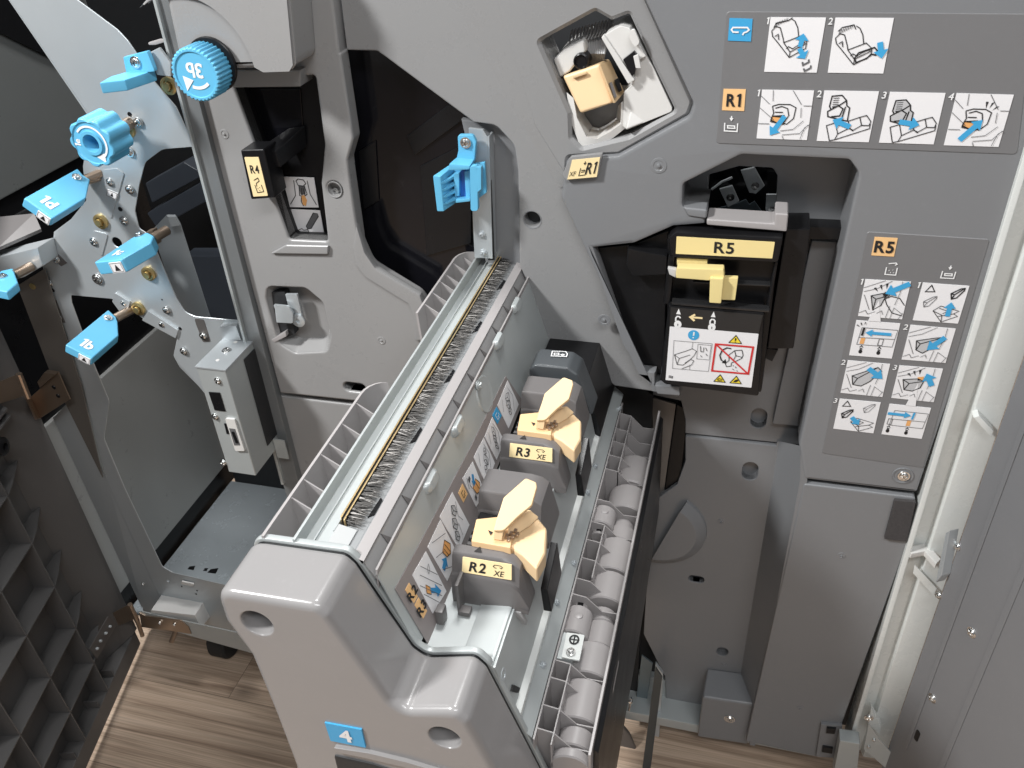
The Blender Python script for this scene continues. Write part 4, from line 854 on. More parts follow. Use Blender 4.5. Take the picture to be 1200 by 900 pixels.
A = [(.5+.34*math.cos(a), .40-.34*math.sin(a)) for a in [math.radians(d) for d in range(-48, -118, -7)]]
lines(t, q, [A], inkw, .0030, 'arrow_mark', h=.0006); fills(t, q, [[(.22, .52), (.43, .60), (.24, .80)]], inkw, 'arrow_mark', h=.0005)
b = B(); cyl(b, (c.x+.004, -.0475, c.z+.003), (c.x+.004, -.0515, c.z+.003), .0262, 32, .001); obj('knob_seat', b, black, body)

# ================================================================== NEIGHBOURING CABINET WALL
cab = thing('cabinet', 'dark grey side wall of the neighbouring cabinet seen behind the metal frame', 'cabinet', (-1.0, .3, 0))
FW = FX(-.985)
b = B(); box(b, -1.02, -.985, -.02, .9, .845, 1.4, .003); obj('upper_panel', b, wallg, cab)
b = B(); box(b, -1.02, -.992, .0, .9, .09, .845); obj('recess_band', b, black, cab)
b = B(); box(b, -1.02, -.985, .0, .9, .145, .515, .003); obj('lower_panel', b, M('cabinet lower wall', (.36, .365, .355), .3, var=.08), cab)
b = B(); pbox(b, FW, [(-40, -30), (20, -30), (62, 70), (40, 60), (0, 40), (-40, 20)], 0, .006, .001); obj('black_patch', b, black, cab)  # flat black trapezoid laid on the upper wall
b = B(); box(b, -1.02, -.988, -.15, .5, .80, .815, .002); obj('trim_strip', b, dark, cab)

# ================================================================== RIBBED DOOR (open, lower left)
rd = thing('ribbed_door', 'open charcoal plastic door with a grid of ribs on its inside, lower left', 'door', (-.955, -.02, .04))
D = Fr((-.957, -.018, 0), (.254, -.967, 0), (0, 0, 1), (.967, .254, 0))
b = B(); u0, u1, zt_ = -.045, .75, 1.02
prism(b, [D.w(u0, .042, -.040), D.w(u1, .042, -.040), D.w(u1, zt_, -.040), D.w(u0, zt_, -.040)], D.n*.005, .001)
prism(b, [D.w(0, .042, -.0352), D.w(u1, .042, -.0352), D.w(u1, .078, -.0352), D.w(0, .078, -.0352)], D.n*.028, .002)
R_w = [(-.003, -.041), (-.003, -.004), (.010, -.006), (.062, -.0346), (.062, -.041)]
prism(b, [D.w(u, .079, h) for u, h in R_w], Vector((0, 0, zt_-.08)), .0006, 1)
obj('panel', b, charc, rd)
us = sorted({round(sum(D.px(*p)[0] for p in g)/len(g), 4) for g in (((67, 687), (93, 735)), ((33, 744), (62, 791), (86, 832)), ((23, 855), (52, 896)))})
vs_ = sorted({round(sum(D.px(*p)[1] for p in g)/len(g), 4) for g in (((101, 637), (67, 687), (33, 744)), ((124, 684), (93, 735), (61, 791)), ((117, 774), (86, 831)), ((76, 587), (40, 636)))})
print('ribs', us, vs_)
du = us[1]-us[0]; 
while us[-1]+du < .7: us.append(us[-1]+du)
vv = vs_[:]; dv = vs_[-1]-vs_[-2]
while vv[-1]+dv < .60: vv.append(vv[-1]+dv)
for u in us:
    b = B(); prism(b, [D.w(u, .08, -.0352), D.w(u, .585, -.0352), D.w(u, .585, -.004), D.w(u, .08, -.004)], D.u*.0022, .0004); obj('rib', b, charc, rd)
for v in vv:
    b = B(); prism(b, [D.w(.028, v, -.0352), D.w(u1, v, -.0352), D.w(u1, v, -.004), D.w(us[0], v, -.004), D.w(us[0]-.025, v, -.010)], Vector((0, 0, .0022)), .0004); obj('rib', b, charc, rd)
b = B(); vt = D.px(20, 565)[1]; prism(b, [D.w(.03, .592, -.0352), D.w(u1, .592, -.0352), D.w(u1, .592, .002), D.w(.05, .592, -.006)], Vector((0, 0, .003)), .0004); prism(b, [D.w(.03, .604, -.0352), D.w(u1, .604, -.0352), D.w(u1, .604, .002), D.w(.05, .604, -.006)], Vector((0, 0, .003)), .0004); obj('double_rib', b, charc, rd)
for v in (.045,):
    for u in (us[0]-.03, us[0]+.03, us[0]+.12):
        b = B(); prism(b, [D.w(u, .0785, -.007), D.w(u+.0014, .0785, -.007), D.w(u+.0014, .0785, -.030), D.w(u, .0785, -.030)], Vector((0, 0, .016)), .0003); obj('gusset', b, charc, rd)
b = B(); prism(b, [D.w(.045, .615, -.0352), D.w(.30, .615, -.0352), D.w(.30, .76, -.0352), D.w(.10, .76, -.0352), D.w(.045, .70, -.0352)], D.n*.026, .004); obj('latch_housing', b, charc, rd)
b = B(); c_ = D.W(7, 523, -.005); lathe(b, c_, D.n, [(.013, -.012), (.013, .002), (.010, .004), (.005, .0045), (.004, -.004)], 20); obj('latch_boss', b, black, rd)
# door hinges
def dhinge(px, name, par, m, h=0, th=.002): b = B(); pbox(b, D, px, h, h+th, .0006); return obj(name, b, m, par)
b = B(); pbox(b, FY(-.075), [(0, 447), (22, 438), (32, 463), (0, 473)], -.002, 0, .0006); pbox(b, FY(-.075), [(-30, 455), (0, 447), (0, 473), (-30, 482)], -.002, 0, .0005); obj('upper_hinge', b, brown, rd)
b = B(); tube(b, [FY(-.075).W(22, 438), FY(-.075).W(33, 466)], .004, 10); obj('hinge_barrel', b, brown, rd)
b = B(); pbox(b, FY(-.02), [(34, 467), (68, 436), (82, 468), (46, 491)], -.002, 0, .0006); hexa(b, [FY(-.02).W(34, 467), FY(-.02).W(46, 491), FY(-.02).W(48, 490), FY(-.02).W(36, 466)], [FY(-.034).W(30, 468), FY(-.034).W(41, 492), FY(-.034).W(43, 491), FY(-.034).W(32, 467)]); pbox(b, FY(-.0195), [(47, 445), (55, 434), (68, 436), (50, 452)], -.002, .006, .0006); obj('hinge_leaf', b, brown, frm)
for x, y in ((63, 454), (68, 464)): b = B(); lathe(b, FY(-.0205).W(x, y), (0, -1, 0), [(.0034, .0), (.003, .0006), (.0026, .0003)], 12); obj('hole', b, black, frm)
b = B(); pbox(b, FY(-.045), [(131, 719), (152, 708), (162, 724), (139, 733)], -.002, 0, .0005); obj('lower_hinge', b, brown, rd)
b = B(); tube(b, [FY(-.045).W(152, 708), FY(-.045).W(161, 728)], .004, 10); tube(b, [FY(-.045).W(161, 728), FY(-.045).W(167, 745)], .0035, 8); obj('hinge_barrel', b, brown, rd)
b = B(); pbox(b, D, [(108, 760), (130, 722), (139, 733), (117, 772)], -.006, -.004, .0005); obj('hinge_strap', b, MATS['dark zinc'], rd)
for x, y in ((116, 760), (120, 751), (126, 742), (131, 734)): screw(rd, D, x, y, .0035, -.004, zinc, washer=False)

# ================================================================== RIGHT DOOR
gd = thing('metal_door', 'smooth grey sheet metal door standing open along the right side', 'door', (.277, -.03, .03))
G = Fr((.272, -.03, 0), (.50, -.866, 0), (0, 0, 1), (-.866, -.50, 0))
b = B(); xA = .0
prism(b, [G.w(0, .02), G.w(.60, .02), G.w(.60, 1.25), G.w(0, 1.25)], G.n*-.02, .0008); obj('panel', b, doorg, gd)
def gbox(px, h0, h1, m, name, bev=.0005, r=0): b = B(); pbox(b, G, px, h0, h1, bev, r=r); return obj(name, b, m, gd)
ur = [G.px(1200, 520)[0], G.px(1060, 862)[0]]; uu = sum(ur)/2; print('ridge', ur, G.px(1200, 690), G.px(1098, 900))
b = B(); prism(b, [G.w(uu-.002, G.px(1056, 868)[1]), G.w(uu+.004, G.px(1056, 868)[1]), G.w(uu+.004, 1.25), G.w(uu-.002, 1.25)], G.n*.0014, .0007, 2); obj('pressed_ridge', b, doorg, gd)
u2 = G.px(1130, 830)[0]; b = B(); prism(b, [G.w(u2-.002, .02), G.w(u2+.006, .02), G.w(u2+.006, 1.25), G.w(u2-.002, 1.25)], G.n*.0012, .0006, 2); obj('pressed_ridge', b, doorg, gd)
for x, y, r in ((1122, 640, .0052), (1100, 697, .0052), (1139, 741, .0066), (1093, 818, .0064)): screw(gd, G, x, y, r)
b = B(); c_ = G.px(1075, 862); plate(b, G, fillet([(c_[0]-.0035, c_[1]-.010), (c_[0]+.0035, c_[1]-.010), (c_[0]+.0035, c_[1]+.010), (c_[0]-.0035, c_[1]+.010)], .0034), h0=.0002, h1=.0008, bev=.0002); obj('slot', b, black, gd)
b = B(); hexa(b, [G.W(1107, 680), G.W(1119, 622), G.W(1124, 619), G.W(1114, 672)], [G.W(1107, 680, .012), G.W(1119, 622, .012), G.W(1124, 619, .012), G.W(1114, 672, .012)], .001); obj('edge_bracket', b, zinc, gd)
b = B(); pbox(b, FY(-.035), [(1018, 848), (1030, 866), (1062, 902), (1040, 902), (1012, 878)], -.002, 0, .0005); obj('hinge_arm', b, zincL, gd)
for x, y in ((1024, 866), (1018, 874), (1043, 896)): screw(gd, FY(-.035), x, y, .0032, 0, washer=False)
screw(gd, FY(-.04), 1018, 841, .006, 0)
# fittings in the white channel belong to the machine body
b = B(); fr = FY(.0); fr = FZ(FY(-.01).W(1078, 652).z); pbox(b, fr, [(1063, 641), (1086, 636), (1103, 655), (1097, 661), (1084, 646), (1068, 649)], -.008, 0, .0012); obj('catch_block', b, white, body)
b = B(); pbox(b, FY(-.004), [(1072, 662), (1098, 690), (1094, 698), (1070, 672)], -.002, .0, .0005); obj('catch_plate', b, whitem, body)
b = B(); pbox(b, FY(-.002), [(1139, 484), (1146, 482), (1163, 500), (1160, 508)], -.004, .008, .001); pbox(b, FY(-.002), [(1020, 824), (1032, 846), (1030, 856), (1017, 842)], -.004, .008, .001); obj('channel_clip', b, whitem, body)
b = B(); pbox(b, FY(-.03), [(984, 868), (1008, 872), (1004, 910), (976, 910)], -.02, 0, .002); obj('door_hinge', b, zincL, body)
# ================================================================== R4 PULL HANDLE
ph = thing('pull_handle', 'black pull handle with a cream R4 label, standing out of the left recess', 'handle', FY(.02).W(330, 200))
FH = FY(-.026)
b = B(); pbox(b, FH, [(281.5, 176), (309, 175), (322.5, 232), (294, 234)], -.028, 0, .0022, seg=3); obj('grip', b, black, ph)
a = FH.W(300, 178); b = B()
hexa(b, [Vector((a.x-.005, -.012, a.z-.020)), Vector((a.x+.016, -.012, a.z-.022)), Vector((a.x+.014, -.012, a.z-.004)), Vector((a.x-.007, -.012, a.z-.002))], [FY(.023).W(340, 174), FY(.023).W(360, 172), FY(.023).W(358, 146), FY(.023).W(338, 150)], .002); obj('arm', b, black, ph)
q = PQ(FH, (286, 183), (303.5, 183), (315, 230), (297, 231)); q = Quad(q.at(.03, .02), q.at(.97, .02), q.at(.97, .98), q.at(.03, .98)); st = sheet(ph, q, labc, 'code_sticker', h0=-.0004, h1=.0008, r=.03)
text(st, q, 'R4', .53, .30, .20, ink, bold=.02, sx=.72, h=.0012)
lines(st, q, [[(.30, .58), (.62, .52), (.66, .60), (.42, .66), (.40, .74)], [(.30, .70), (.36, .90), (.80, .88), (.74, .70)], [(.44, .78), (.48, .80)], [(.56, .76), (.60, .78)], [(.52, .84), (.58, .85)]], ink, .0007, h=.0012)
# ================================================================== BLUE LATCH
bl = thing('latch', 'bright blue ribbed latch clip on the metal rail beside the black window', 'latch', FY(.0).W(560, 250))
b = B(); f1 = FY(-.006)
pbox(b, f1, [(536, 158, .004), (554, 158, .004), (558, 166), (556, 190), (535, 186), (537, 176)], -.005, 0, .0012, seg=3); 
obj('tab', b, bluem, bl)
screw(bl, f1, 546, 167, .0058, .0005)
f2 = FY(-.022); f2b = FY(-.002)
b = B(); hexa(b, [f1.W(535, 184), f1.W(556, 186), f2b.W(556, 192), f2b.W(534, 192)], [f2.W(526, 192), f2.W(551, 194), f2.W(550, 199), f2.W(525, 200)], .0015); obj('shelf', b, bluem, bl)
b = B(); # left winged plate with its ribs
hexa(b, [f2.W(507, 206), f2.W(516, 207), f2.W(520, 248), f2.W(512, 248)], [f2b.W(526, 193), f2b.W(531, 195), f2b.W(536, 236), f2b.W(532, 240)], .0014); obj('wing', b, bluem, bl)
for t_ in (.20, .40, .60, .80):
    b = B(); A0 = f2.W(516+4*t_, 207+41*t_); A1 = f2b.W(529+5*t_, 194+42*t_)+Vector((.004, 0, 0))
    d = Vector((0, 0, .0012)); hexa(b, [A0+d, A0-d, A1-d, A1+d], [A0+d+Vector((.0035, .004, 0)), A0-d+Vector((.0035, .004, 0)), A1-d+Vector((.006, 0, 0)), A1+d+Vector((.006, 0, 0))], .0003); obj('wing_rib', b, bluem, bl)
b = B(); pbox(b, f2b, [(529, 196), (568, 190), (570, 226), (562, 232), (532, 236)], -.004, 0, .001); obj('backplate', b, bluem, bl)
b = B(); pbox(b, FY(-.0045), [(540, 200), (546, 199), (547, 230), (540, 232)], 0, .0012); obj('inner_gap', b, blued, bl)
b = B(); pbox(b, f2, [(550.5, 195, .003), (559, 194, .003), (560, 247, .003), (551.5, 248, .003)], -.006, 0, .0018, seg=3); hexa(b, [f2.W(557, 195), f2.W(564, 196), f2.W(564, 222), f2.W(559, 226)], [FY(-.010).W(560, 192), FY(-.010).W(566, 193), FY(-.010).W(566, 222), FY(-.010).W(561, 226)], .001); obj('thumb_bar', b, bluem, bl)
b = B(); pbox(b, FY(-.010), [(531, 204), (538, 203), (538, 230), (533, 231)], -.006, 0, .0008); pbox(b, FY(-.012), [(544, 201), (551, 200), (551, 234), (546, 235)], -.008, 0, .0008); obj('inner_lug', b, bluem, bl)
b = B(); hexa(b, [f2.W(534, 234), f2.W(551, 232), f2.W(551, 236), f2.W(534, 238)], [f2b.W(536, 230), f2b.W(552, 229), f2b.W(552, 234), f2b.W(536, 235)], .001); obj('bridge', b, bluem, bl)
# ================================================================== STAPLE CARTRIDGES in the drawer
def cartridge(dy, label, first=None):
    t = thing('staple_cartridge', label, 'staple cartridge', (-.155, -.33+dy, .775), 'cream staple cartridges in the drawer')
    return t
t = cartridge(0, 'cream staple cartridge with raised flap behind the R2 hood, nearer the drawer front')
def V(x, y, z): return Vector((x, y, z))
fz = FZ(.795)
b = B(); bot = [fz.W(*p, -.022) for p in ((557, 609), (552, 636), (600, 646), (606, 604))]; top = [fz.W(*p) for p in ((558, 608), (552, 634), (598, 642), (605, 603))]
hexa(b, bot, top, .0012); obj('body', b, cream2, t)
b = B(); loop0 = [(600, 598), (622, 596), (641, 619), (639, 648), (629, 667), (612, 650), (597, 641)]
prism(b, [FZ(.792).W(*p) for p in loop0], (0, 0, -.016), .0028, 3)
obj('side_shell', b, cream, t)
b = B(); hexa(b, [FZ(.8005).W(596, 612), FZ(.8005).W(614, 603), FZ(.8005).W(622, 598), FZ(.8005).W(600, 600)], [FZ(.793).W(594, 634), FZ(.793).W(622, 616), FZ(.793).W(632, 606), FZ(.793).W(604, 596)], .001); obj('shell_shoulder', b, cream, t)
PF = Fr(FZ(.806).W(580, 620), (1, 0, 0), (0, math.cos(math.radians(32)), math.sin(math.radians(32))))
b = B(); pbox(b, PF, [(578, 622), (581, 610), (586, 596), (590, 583, .004), (616, 560, .003), (628, 565, .002), (629, 571), (623, 592, .004), (606, 606, .01), (590, 622, .006)], -.0042, 0, .0011, seg=3); obj('flap', b, cream, t)
b = B(); pbox(b, PF, [(606, 575), (612, 569), (612, 583), (606, 590)], -.0001, .0003) if False else None; b.free()
b = B(); hexa(b, [PF.W(579, 621, -.003), PF.W(589, 621, -.003), PF.W(592, 612, -.003), PF.W(581, 612, -.003)], [FZ(.796).W(578, 632), FZ(.796).W(588, 634), FZ(.796).W(592, 622), FZ(.796).W(580, 620)], .0008); obj('flap_hinge', b, cream, t)
q = Quad(*[fz.W(*p, .0004) for p in ((572, 621), (578, 623), (578, 629), (572, 628))]); fills(t, q, [[(.0, .1), (.95, .2), (.5, .95)]], ink, 'arrow_mark', h=.0002)
b = B()
for i in range(3):
    for j in range(2): 
        c_ = FZ(.7965).W(594+5*i+2*j, 628-3*i+4*j); box(b, c_.x-.0012, c_.x+.0012, c_.y-.002, c_.y+.002, .7955, .7972, .0002)
obj('staple_ends', b, brown, t)
r3 = t.copy(); COL.objects.link(r3); r3.location = t.location+Vector((.0, .1425, 0)); r3['label'] = 'cream staple cartridge with raised flap behind the R3 hood, farther inside'
for ch in list(t.children):
    c2 = ch.copy(); COL.objects.link(c2); c2.parent = r3
# ================================================================== UPPER SLANTED OPENING: holder and cartridge R1
hf = FY(.045); b = B()
box(b, -.26, -.02, .13, .14, .90, 1.14); obj('opening_back', b, dark, body)
H = thing('cartridge_holder', 'white plastic cartridge holder inside the slanted upper opening', 'holder', FY(.08).W(700, 160))
def P3(x, y, d): return FY(d).W(x, y)
b = B(); hexa(b, [P3(755, 68, .03), P3(763, 73, .03), P3(790, 130, .02), P3(733, 152, .0)], [P3(749, 78, .09), P3(763, 73, .09), P3(790, 130, .09), P3(733, 152, .09)], .002); obj('side_wing', b, white, H)
b = B(); pbox(b, FY(.008), [(748, 70), (757, 65), (765, 78), (789, 130, .004), (735, 152), (730, 148), (731, 108), (740, 100)], -.05, 0, .003, seg=3); obj('wing_face', b, white, H)
b = B(); pbox(b, FY(.004), [(704, 43, .006), (727, 30, .006), (738, 33, .003), (757, 66), (731, 80)], -.045, 0, .003, seg=3); obj('upper_arm', b, white, H)
b = B(); pbox(b, FY(.001), [(704, 44), (708, 41), (744, 94), (736, 99)], -.01, 0, .0015); obj('arm_face', b, white, H)
b = B(); pbox(b, FY(.0), [(730, 70), (743, 60), (747, 66), (744, 84), (741, 90)], -.006, .0, .0005); obj('arm_slot', b, black, H)
b = B(); pbox(b, FY(-.002), [(742, 66), (748, 64), (751, 80), (745, 80)], -.004, .0, .0006); pbox(b, FY(-.002), [(738, 36, .004), (743, 34, .004), (750, 50, .004), (744, 56, .003), (738, 46)], -.004, 0, .001); obj('arm_lug', b, white, H)
b = B(); pbox(b, FY(.02), [(648, 70, .004), (660, 58, .004), (684, 46), (687, 60), (668, 84), (656, 92)], -.06, 0, .004, seg=3); obj('left_block', b, white, H)
# curved lower tray of the holder
b = B(); R_ = []
rim0 = [(664, 108), (668, 140), (680, 172), (696, 172), (718, 162), (733, 150), (731, 118)]
inn = [(672, 115), (676, 138), (687, 160), (700, 163), (716, 154), (728, 145), (728, 120)]
deep = [(680, 122), (686, 136), (694, 148), (702, 150), (712, 145), (722, 138), (724, 124)]
loft(b, [[P3(x, y, .06) for x, y in rim0], [P3(x, y, .012) for x, y in rim0], [P3(x, y, .010) for x, y in inn], [P3(x, y, .055) for x, y in deep]], closed=False, cap1=False)
obj('tray', b, white, H)
b = B(); b.faces.new(ring(b, [P3(x, y, .058) for x, y in [(664, 100), (680, 172), (733, 160), (735, 100)]])); obj('tray_back', b, clearp, H)
# wire sleeve and coil
b = B(); 
for k in range(9):
    x0 = 686+k*3.0; tube(b, [P3(x0-1, 34+abs(k-4)*.6, .05), P3(x0+1.5, 48, .035), P3(x0+(4-k)*.5, 62, .03), P3(x0+(4-k)*1.2, 74, .04)], .0016, 6)
obj('wire_sleeve', b, clearp, H)
b = B(); pts = []
for i in range(90):
    s = i/89; a = i*.9; c_ = P3(668+s*50, 44-s*14, .035); pts.append(c_+Vector((math.cos(a)*.002, math.sin(a)*.005, math.sin(a+.5)*.006)))
tube(b, pts, .0007, 5); obj('coil_spring', b, clearp, H)
b = B(); lathe(b, P3(681, 72, .016), (0, -1, 0), [(.0075, -.02), (.0075, 0), (.0062, .001), (.005, -.001)], 18); obj('spool', b, black, H)
R1 = thing('staple_cartridge', 'tan box-shaped staple cartridge held in the white holder of the upper opening', 'staple cartridge', P3(700, 120, .03))
F1 = -.008
fl_ = [(659, 90), (704, 76), (709, 91), (668, 107)]; ff_ = [(668, 107), (709, 91), (718, 120), (679, 133)]
b = B(); hexa(b, [P3(659, 89, .014), P3(703, 74, .014), P3(718, 121, .004), P3(680, 133, .004)], [P3(666, 86, .05), P3(714, 68, .05), P3(730, 110, .05), P3(692, 128, .05)], .003, 3)
# bend across the front
hexa(b, [P3(661, 91, .0135), P3(703.5, 76, .0135), P3(710, 95, .0045-.006), P3(668, 110, .0045-.006)], [P3(668, 110, .0), P3(710, 95, .0), P3(717, 120, .0035), P3(680, 132, .0035)], .001) if False else None
obj('body', b, cream, R1, ang=40)
b = B(); hexa(b, [P3(703, 75, .0), P3(715, 71, .02), P3(732, 108, .02), P3(721, 121, -.001)], [P3(701, 77, .01), P3(713, 74, .03), P3(729, 108, .03), P3(717, 121, .01)], .001); obj('end_plate', b, cream, R1)
b = B(); hexa(b, [P3(714, 97, -.003), P3(717, 96, -.002), P3(723, 113, -.003), P3(720, 115, -.004)], [P3(714, 97, .004), P3(717, 96, .004), P3(723, 113, .004), P3(720, 115, .004)]); obj('end_slot', b, hoodm, R1)
b = B(); hexa(b, [P3(720, 94, .004), P3(725, 91, .006), P3(729, 106, .006), P3(725, 108, .004)], [P3(720, 94, .014), P3(725, 91, .014), P3(729, 106, .014), P3(725, 108, .014)]); obj('end_opening', b, black, R1)
b = B(); hexa(b, [P3(671, 89, .0085), P3(687, 83.5, .0085), P3(688, 86.5, .0085), P3(672, 92, .0085)], [P3(671, 89, .018), P3(687, 83.5, .018), P3(688, 86.5, .018), P3(672, 92, .018)], .0008); obj('grip_rib', b, cream, R1)
# label facet below the opening
b = B(); fr = FY(-.0045); pbox(b, fr, [(668, 184, .004), (706, 180), (701, 206, .003), (664, 212, .003), (659, 205)], -.006, .0, .0012); obj('label_boss', b, grey, body)
q = PQ(fr, (670, 187), (704, 183.5), (700, 208), (664, 211)); q = Quad(q.at(.02, .02), q.at(.98, .02), q.at(.98, .96), q.at(.02, .96)); st = sheet(body, q, labc, 'code_sticker', h0=-.0004, h1=.0006)
text(st, q, 'R1', .76, .5, .58, ink, bold=.02, sx=.62); text(st, q, 'XF', .14, .72, .24, ink, sx=.8)
lines(st, q, [[(.38, .45), (.37, .85), (.58, .83), (.60, .43)], [(.42, .58), (.54, .57), (.53, .66), (.42, .67)], [(.50, .12), (.50, .26)], [(.46, .2), (.50, .28), (.54, .2)]], ink, .0007)
# ================================================================== R5 WASTE BOX
wb = thing('waste_box', 'black staple waste box with a pale yellow R5 label, sliding latch and warning sticker', 'waste box', FY(.03).W(840, 460))
f6 = FY(-.006)
b = B(); pbox(b, f6, [(780, 281), (792, 272), (917, 281), (913, 300), (892, 468), (772, 450), (780, 400)], -.058, -.012, .003); obj('case', b, black, wb)
b = B(); pbox(b, FY(-.012), [(783, 279), (792, 272.5), (918, 279), (912, 308), (786, 302)], -.02, 0, .003); obj('label_panel', b, black, wb)
b = B(); pbox(b, f6, [(783, 300), (791, 301), (785, 358), (777, 356)], -.02, 0, .002); pbox(b, f6, [(908, 306), (912, 307), (901, 368), (897, 367)], -.02, 0, .002); obj('side_frame', b, black, wb)
b = B(); pbox(b, FY(-.014), [(787, 354), (902, 363), (901.5, 366.5), (786.5, 357.5)], -.01, 0, .0012); pbox(b, FY(-.002), [(812, 330), (907, 334), (906.5, 336), (812, 332)], -.01, 0, .0008); obj('latch_track', b, M('glossy black', (.02, .02, .021), .18), wb)
b = B(); pbox(b, FY(-.014), [(783, 358), (896, 366), (889, 465), (780, 451), (773, 446)], -.03, 0, .003); obj('lower_face', b, black, wb)
q = PQ(FY(-.012), (793, 277), (908, 283.5), (905, 302.5), (792, 297)); st = sheet(wb, q, M('pale yellow label', (.86, .70, .32), .5, var=.02), 'code_sticker', h0=-.0004, h1=.0008, r=.015)
text(st, q, 'R5', .50, .5, .62, ink, bold=.022, h=.0012, sx=1.08)
# latch slider
b = B(); pbox(b, FY(-.008), [(793, 302), (829, 304), (829, 312), (793, 311)], -.012, 0, .0012); obj('latch_base', b, yell, wb)
b = B(); pbox(b, FY(-.002), [(799, 309), (813, 310), (812, 317), (798, 316)], -.001, .009); obj('latch_window', b, black, wb)
b = B(); fz_ = FY(-.022)
pbox(b, fz_, [(792, 320), (793, 314), (848, 316), (849, 326.5), (830, 329), (792, 326)], -.012, 0, .0014, seg=2); obj('slider', b, yell, wb)
b = B(); pbox(b, FY(-.026), [(832, 326), (848, 327), (845, 356), (831, 355)], -.006, 0, .0014); obj('slider_tab', b, yell, wb)
b = B(); pbox(b, FY(-.018), [(845, 325), (865, 326), (861.5, 352), (844, 351.5)], -.006, 0, .0010); obj('slider_grip', b, yell, wb)
b = B(); pbox(b, FY(-.018), [(782, 314), (793, 316), (792, 326), (784, 322)], -.006, 0, .0014); obj('slider_end', b, lightg, wb)
# printed lock symbols
fl2 = FY(-.0143); q = PQ(fl2, (786, 360), (894, 369), (889, 391), (785, 382)); sheet(wb, q, M('soft black label', (.022, .021, .021), .45), 'symbol_sticker', h0=-.0003, h1=.0004)
def lock(q, x, y, op, m=inkw):
    a = [(x-.026, y-.05), (x-.026, y-.22), (x-.012, y-.30), (x+.012, y-.30), (x+.026, y-.22)]+([] if op else [(x+.026, y-.05)])
    lines(wb, q, [a], m, .0016, 'lock_mark', h=.0006); fills(wb, q, [[(x+.043*math.cos(k), y+.12+.21*math.sin(k)) for k in [i*math.pi/7 for i in range(14)]]], m, 'lock_mark', h=.0007)
    fills(wb, q, [[(x-.005, y+.08), (x+.005, y+.08), (x+.003, y+.2), (x-.003, y+.2)]], ink, 'lock_mark', h=.0010); fills(wb, q, [[(x-.026, y-.42), (x, y-.72), (x+.026, y-.42)]], m, 'arrow_mark', h=.0006)
lock(q, .09, .74, True); lock(q, .475, .74, False)
lines(wb, q, [[(.22, .42), (.36, .42)], [(.275, .26), (.225, .42), (.275, .60)]], labc, .0022, 'arrow_mark', h=.0006)
q = PQ(fl2, (785, 382.5), (889, 391), (880.5, 454), (780, 445)); st = sheet(wb, q, labw, 'warning_sticker', h0=-.0003, h1=.0005, r=.01)
fills(st, q, [[(.28+.065*math.cos(k), .115+.09*math.sin(k)) for k in [i*math.pi/10 for i in range(20)]]], labb, 'info_mark'); lines(st, q, [[(.282, .055), (.28, .125)], [(.279, .15), (.278, .168)]], inkw, .0016, 'info_mark', h=.0011)
lines(st, q, [[(.06, .24), (.50, .24), (.49, .76), (.07, .76), (.06, .24)], [(.28, .24), (.275, .36)], [(.27, .66), (.27, .76)], [(.34, .27), (.49, .27), (.485, .54), (.34, .54), (.34, .27)]], inkg, .0004)
lines(st, q, [[(.08, .50), (.20, .42), (.28, .36), (.33, .40), (.31, .48), (.26, .58), (.19, .68), (.12, .68), (.08, .50)], [(.08, .50), (.14, .56), (.26, .48)], [(.14, .56), (.12, .68)], [(.21, .64), (.27, .56), (.31, .58), (.29, .66), (.18, .75)], [(.37, .3), (.38, .4), (.41, .4), (.41, .32)], [(.43, .32), (.45, .38)], [(.38, .47), (.40, .50)], [(.44, .43), (.46, .47)]], ink, .0006)
def tri(x, y, w, hh, kind):
    P = [(x, y-hh), (x+w, y+hh*.6), (x-w, y+hh*.6)]; fills(st, q, [P], laby, 'warning_triangle'); lines(st, q, [P+[P[0]]], ink, .0009, 'warning_triangle', h=.0011)
    if kind == 0: lines(st, q, [[(x, y-hh*.45), (x, y+.01)], [(x, y+hh*.3), (x, y+hh*.4)]], ink, .0014, 'warning_triangle', h=.0012)
    elif kind == 1: lines(st, q, [[(x-.03, y+.02), (x-.01, y-.01), (x+.03, y)], [(x-.02, y+.03), (x+.03, y+.025)]], ink, .0009, 'warning_triangle', h=.0012)
    else: fills(st, q, [[(x-.03, y+.03), (x-.01, y-.01), (x+.02, y-.03), (x+.03, y), (x, y+.03)]], ink, 'warning_triangle', h=.0012)
tri(.755, .14, .07, .085, 0); tri(.63, .885, .065, .085, 1); tri(.815, .885, .065, .085, 2)
R = [(.54, .24), (.96, .24), (.945, .74), (.53, .74), (.54, .24)]; lines(st, q, [R], inkr, .0020, 'prohibition_frame'); lines(st, q, [[(.55, .25), (.935, .73)]], inkr, .0017, 'prohibition_frame', h=.0013)
lines(st, q, [[(.72, .30), (.67, .29), (.62, .34), (.60, .44), (.62, .52), (.65, .55)]], ink, .0013, h=.0011); fills(st, q, [[(.63, .58), (.685, .585), (.67, .50)]], ink)
lines(st, q, [[(.70, .42), (.76, .33), (.84, .31), (.86, .40), (.85, .46), (.79, .52), (.74, .56), (.74, .62), (.69, .64), (.67, .58), (.71, .52), (.70, .42)], [(.76, .33), (.78, .42), (.85, .44)], [(.78, .42), (.76, .50)], [(.76, .60), (.77, .62)], [(.79, .62), (.80, .65)], [(.76, .67), (.78, .69)], [(.81, .69), (.82, .71)]], ink, .0007)
fills(st, q, [[(.035, .90), (.045, .90), (.045, .95), (.035, .95)], [(.053, .90), (.063, .90), (.061, .95), (.051, .95)], [(.068, .91), (.085, .91), (.083, .955), (.066, .955)]], inkg)
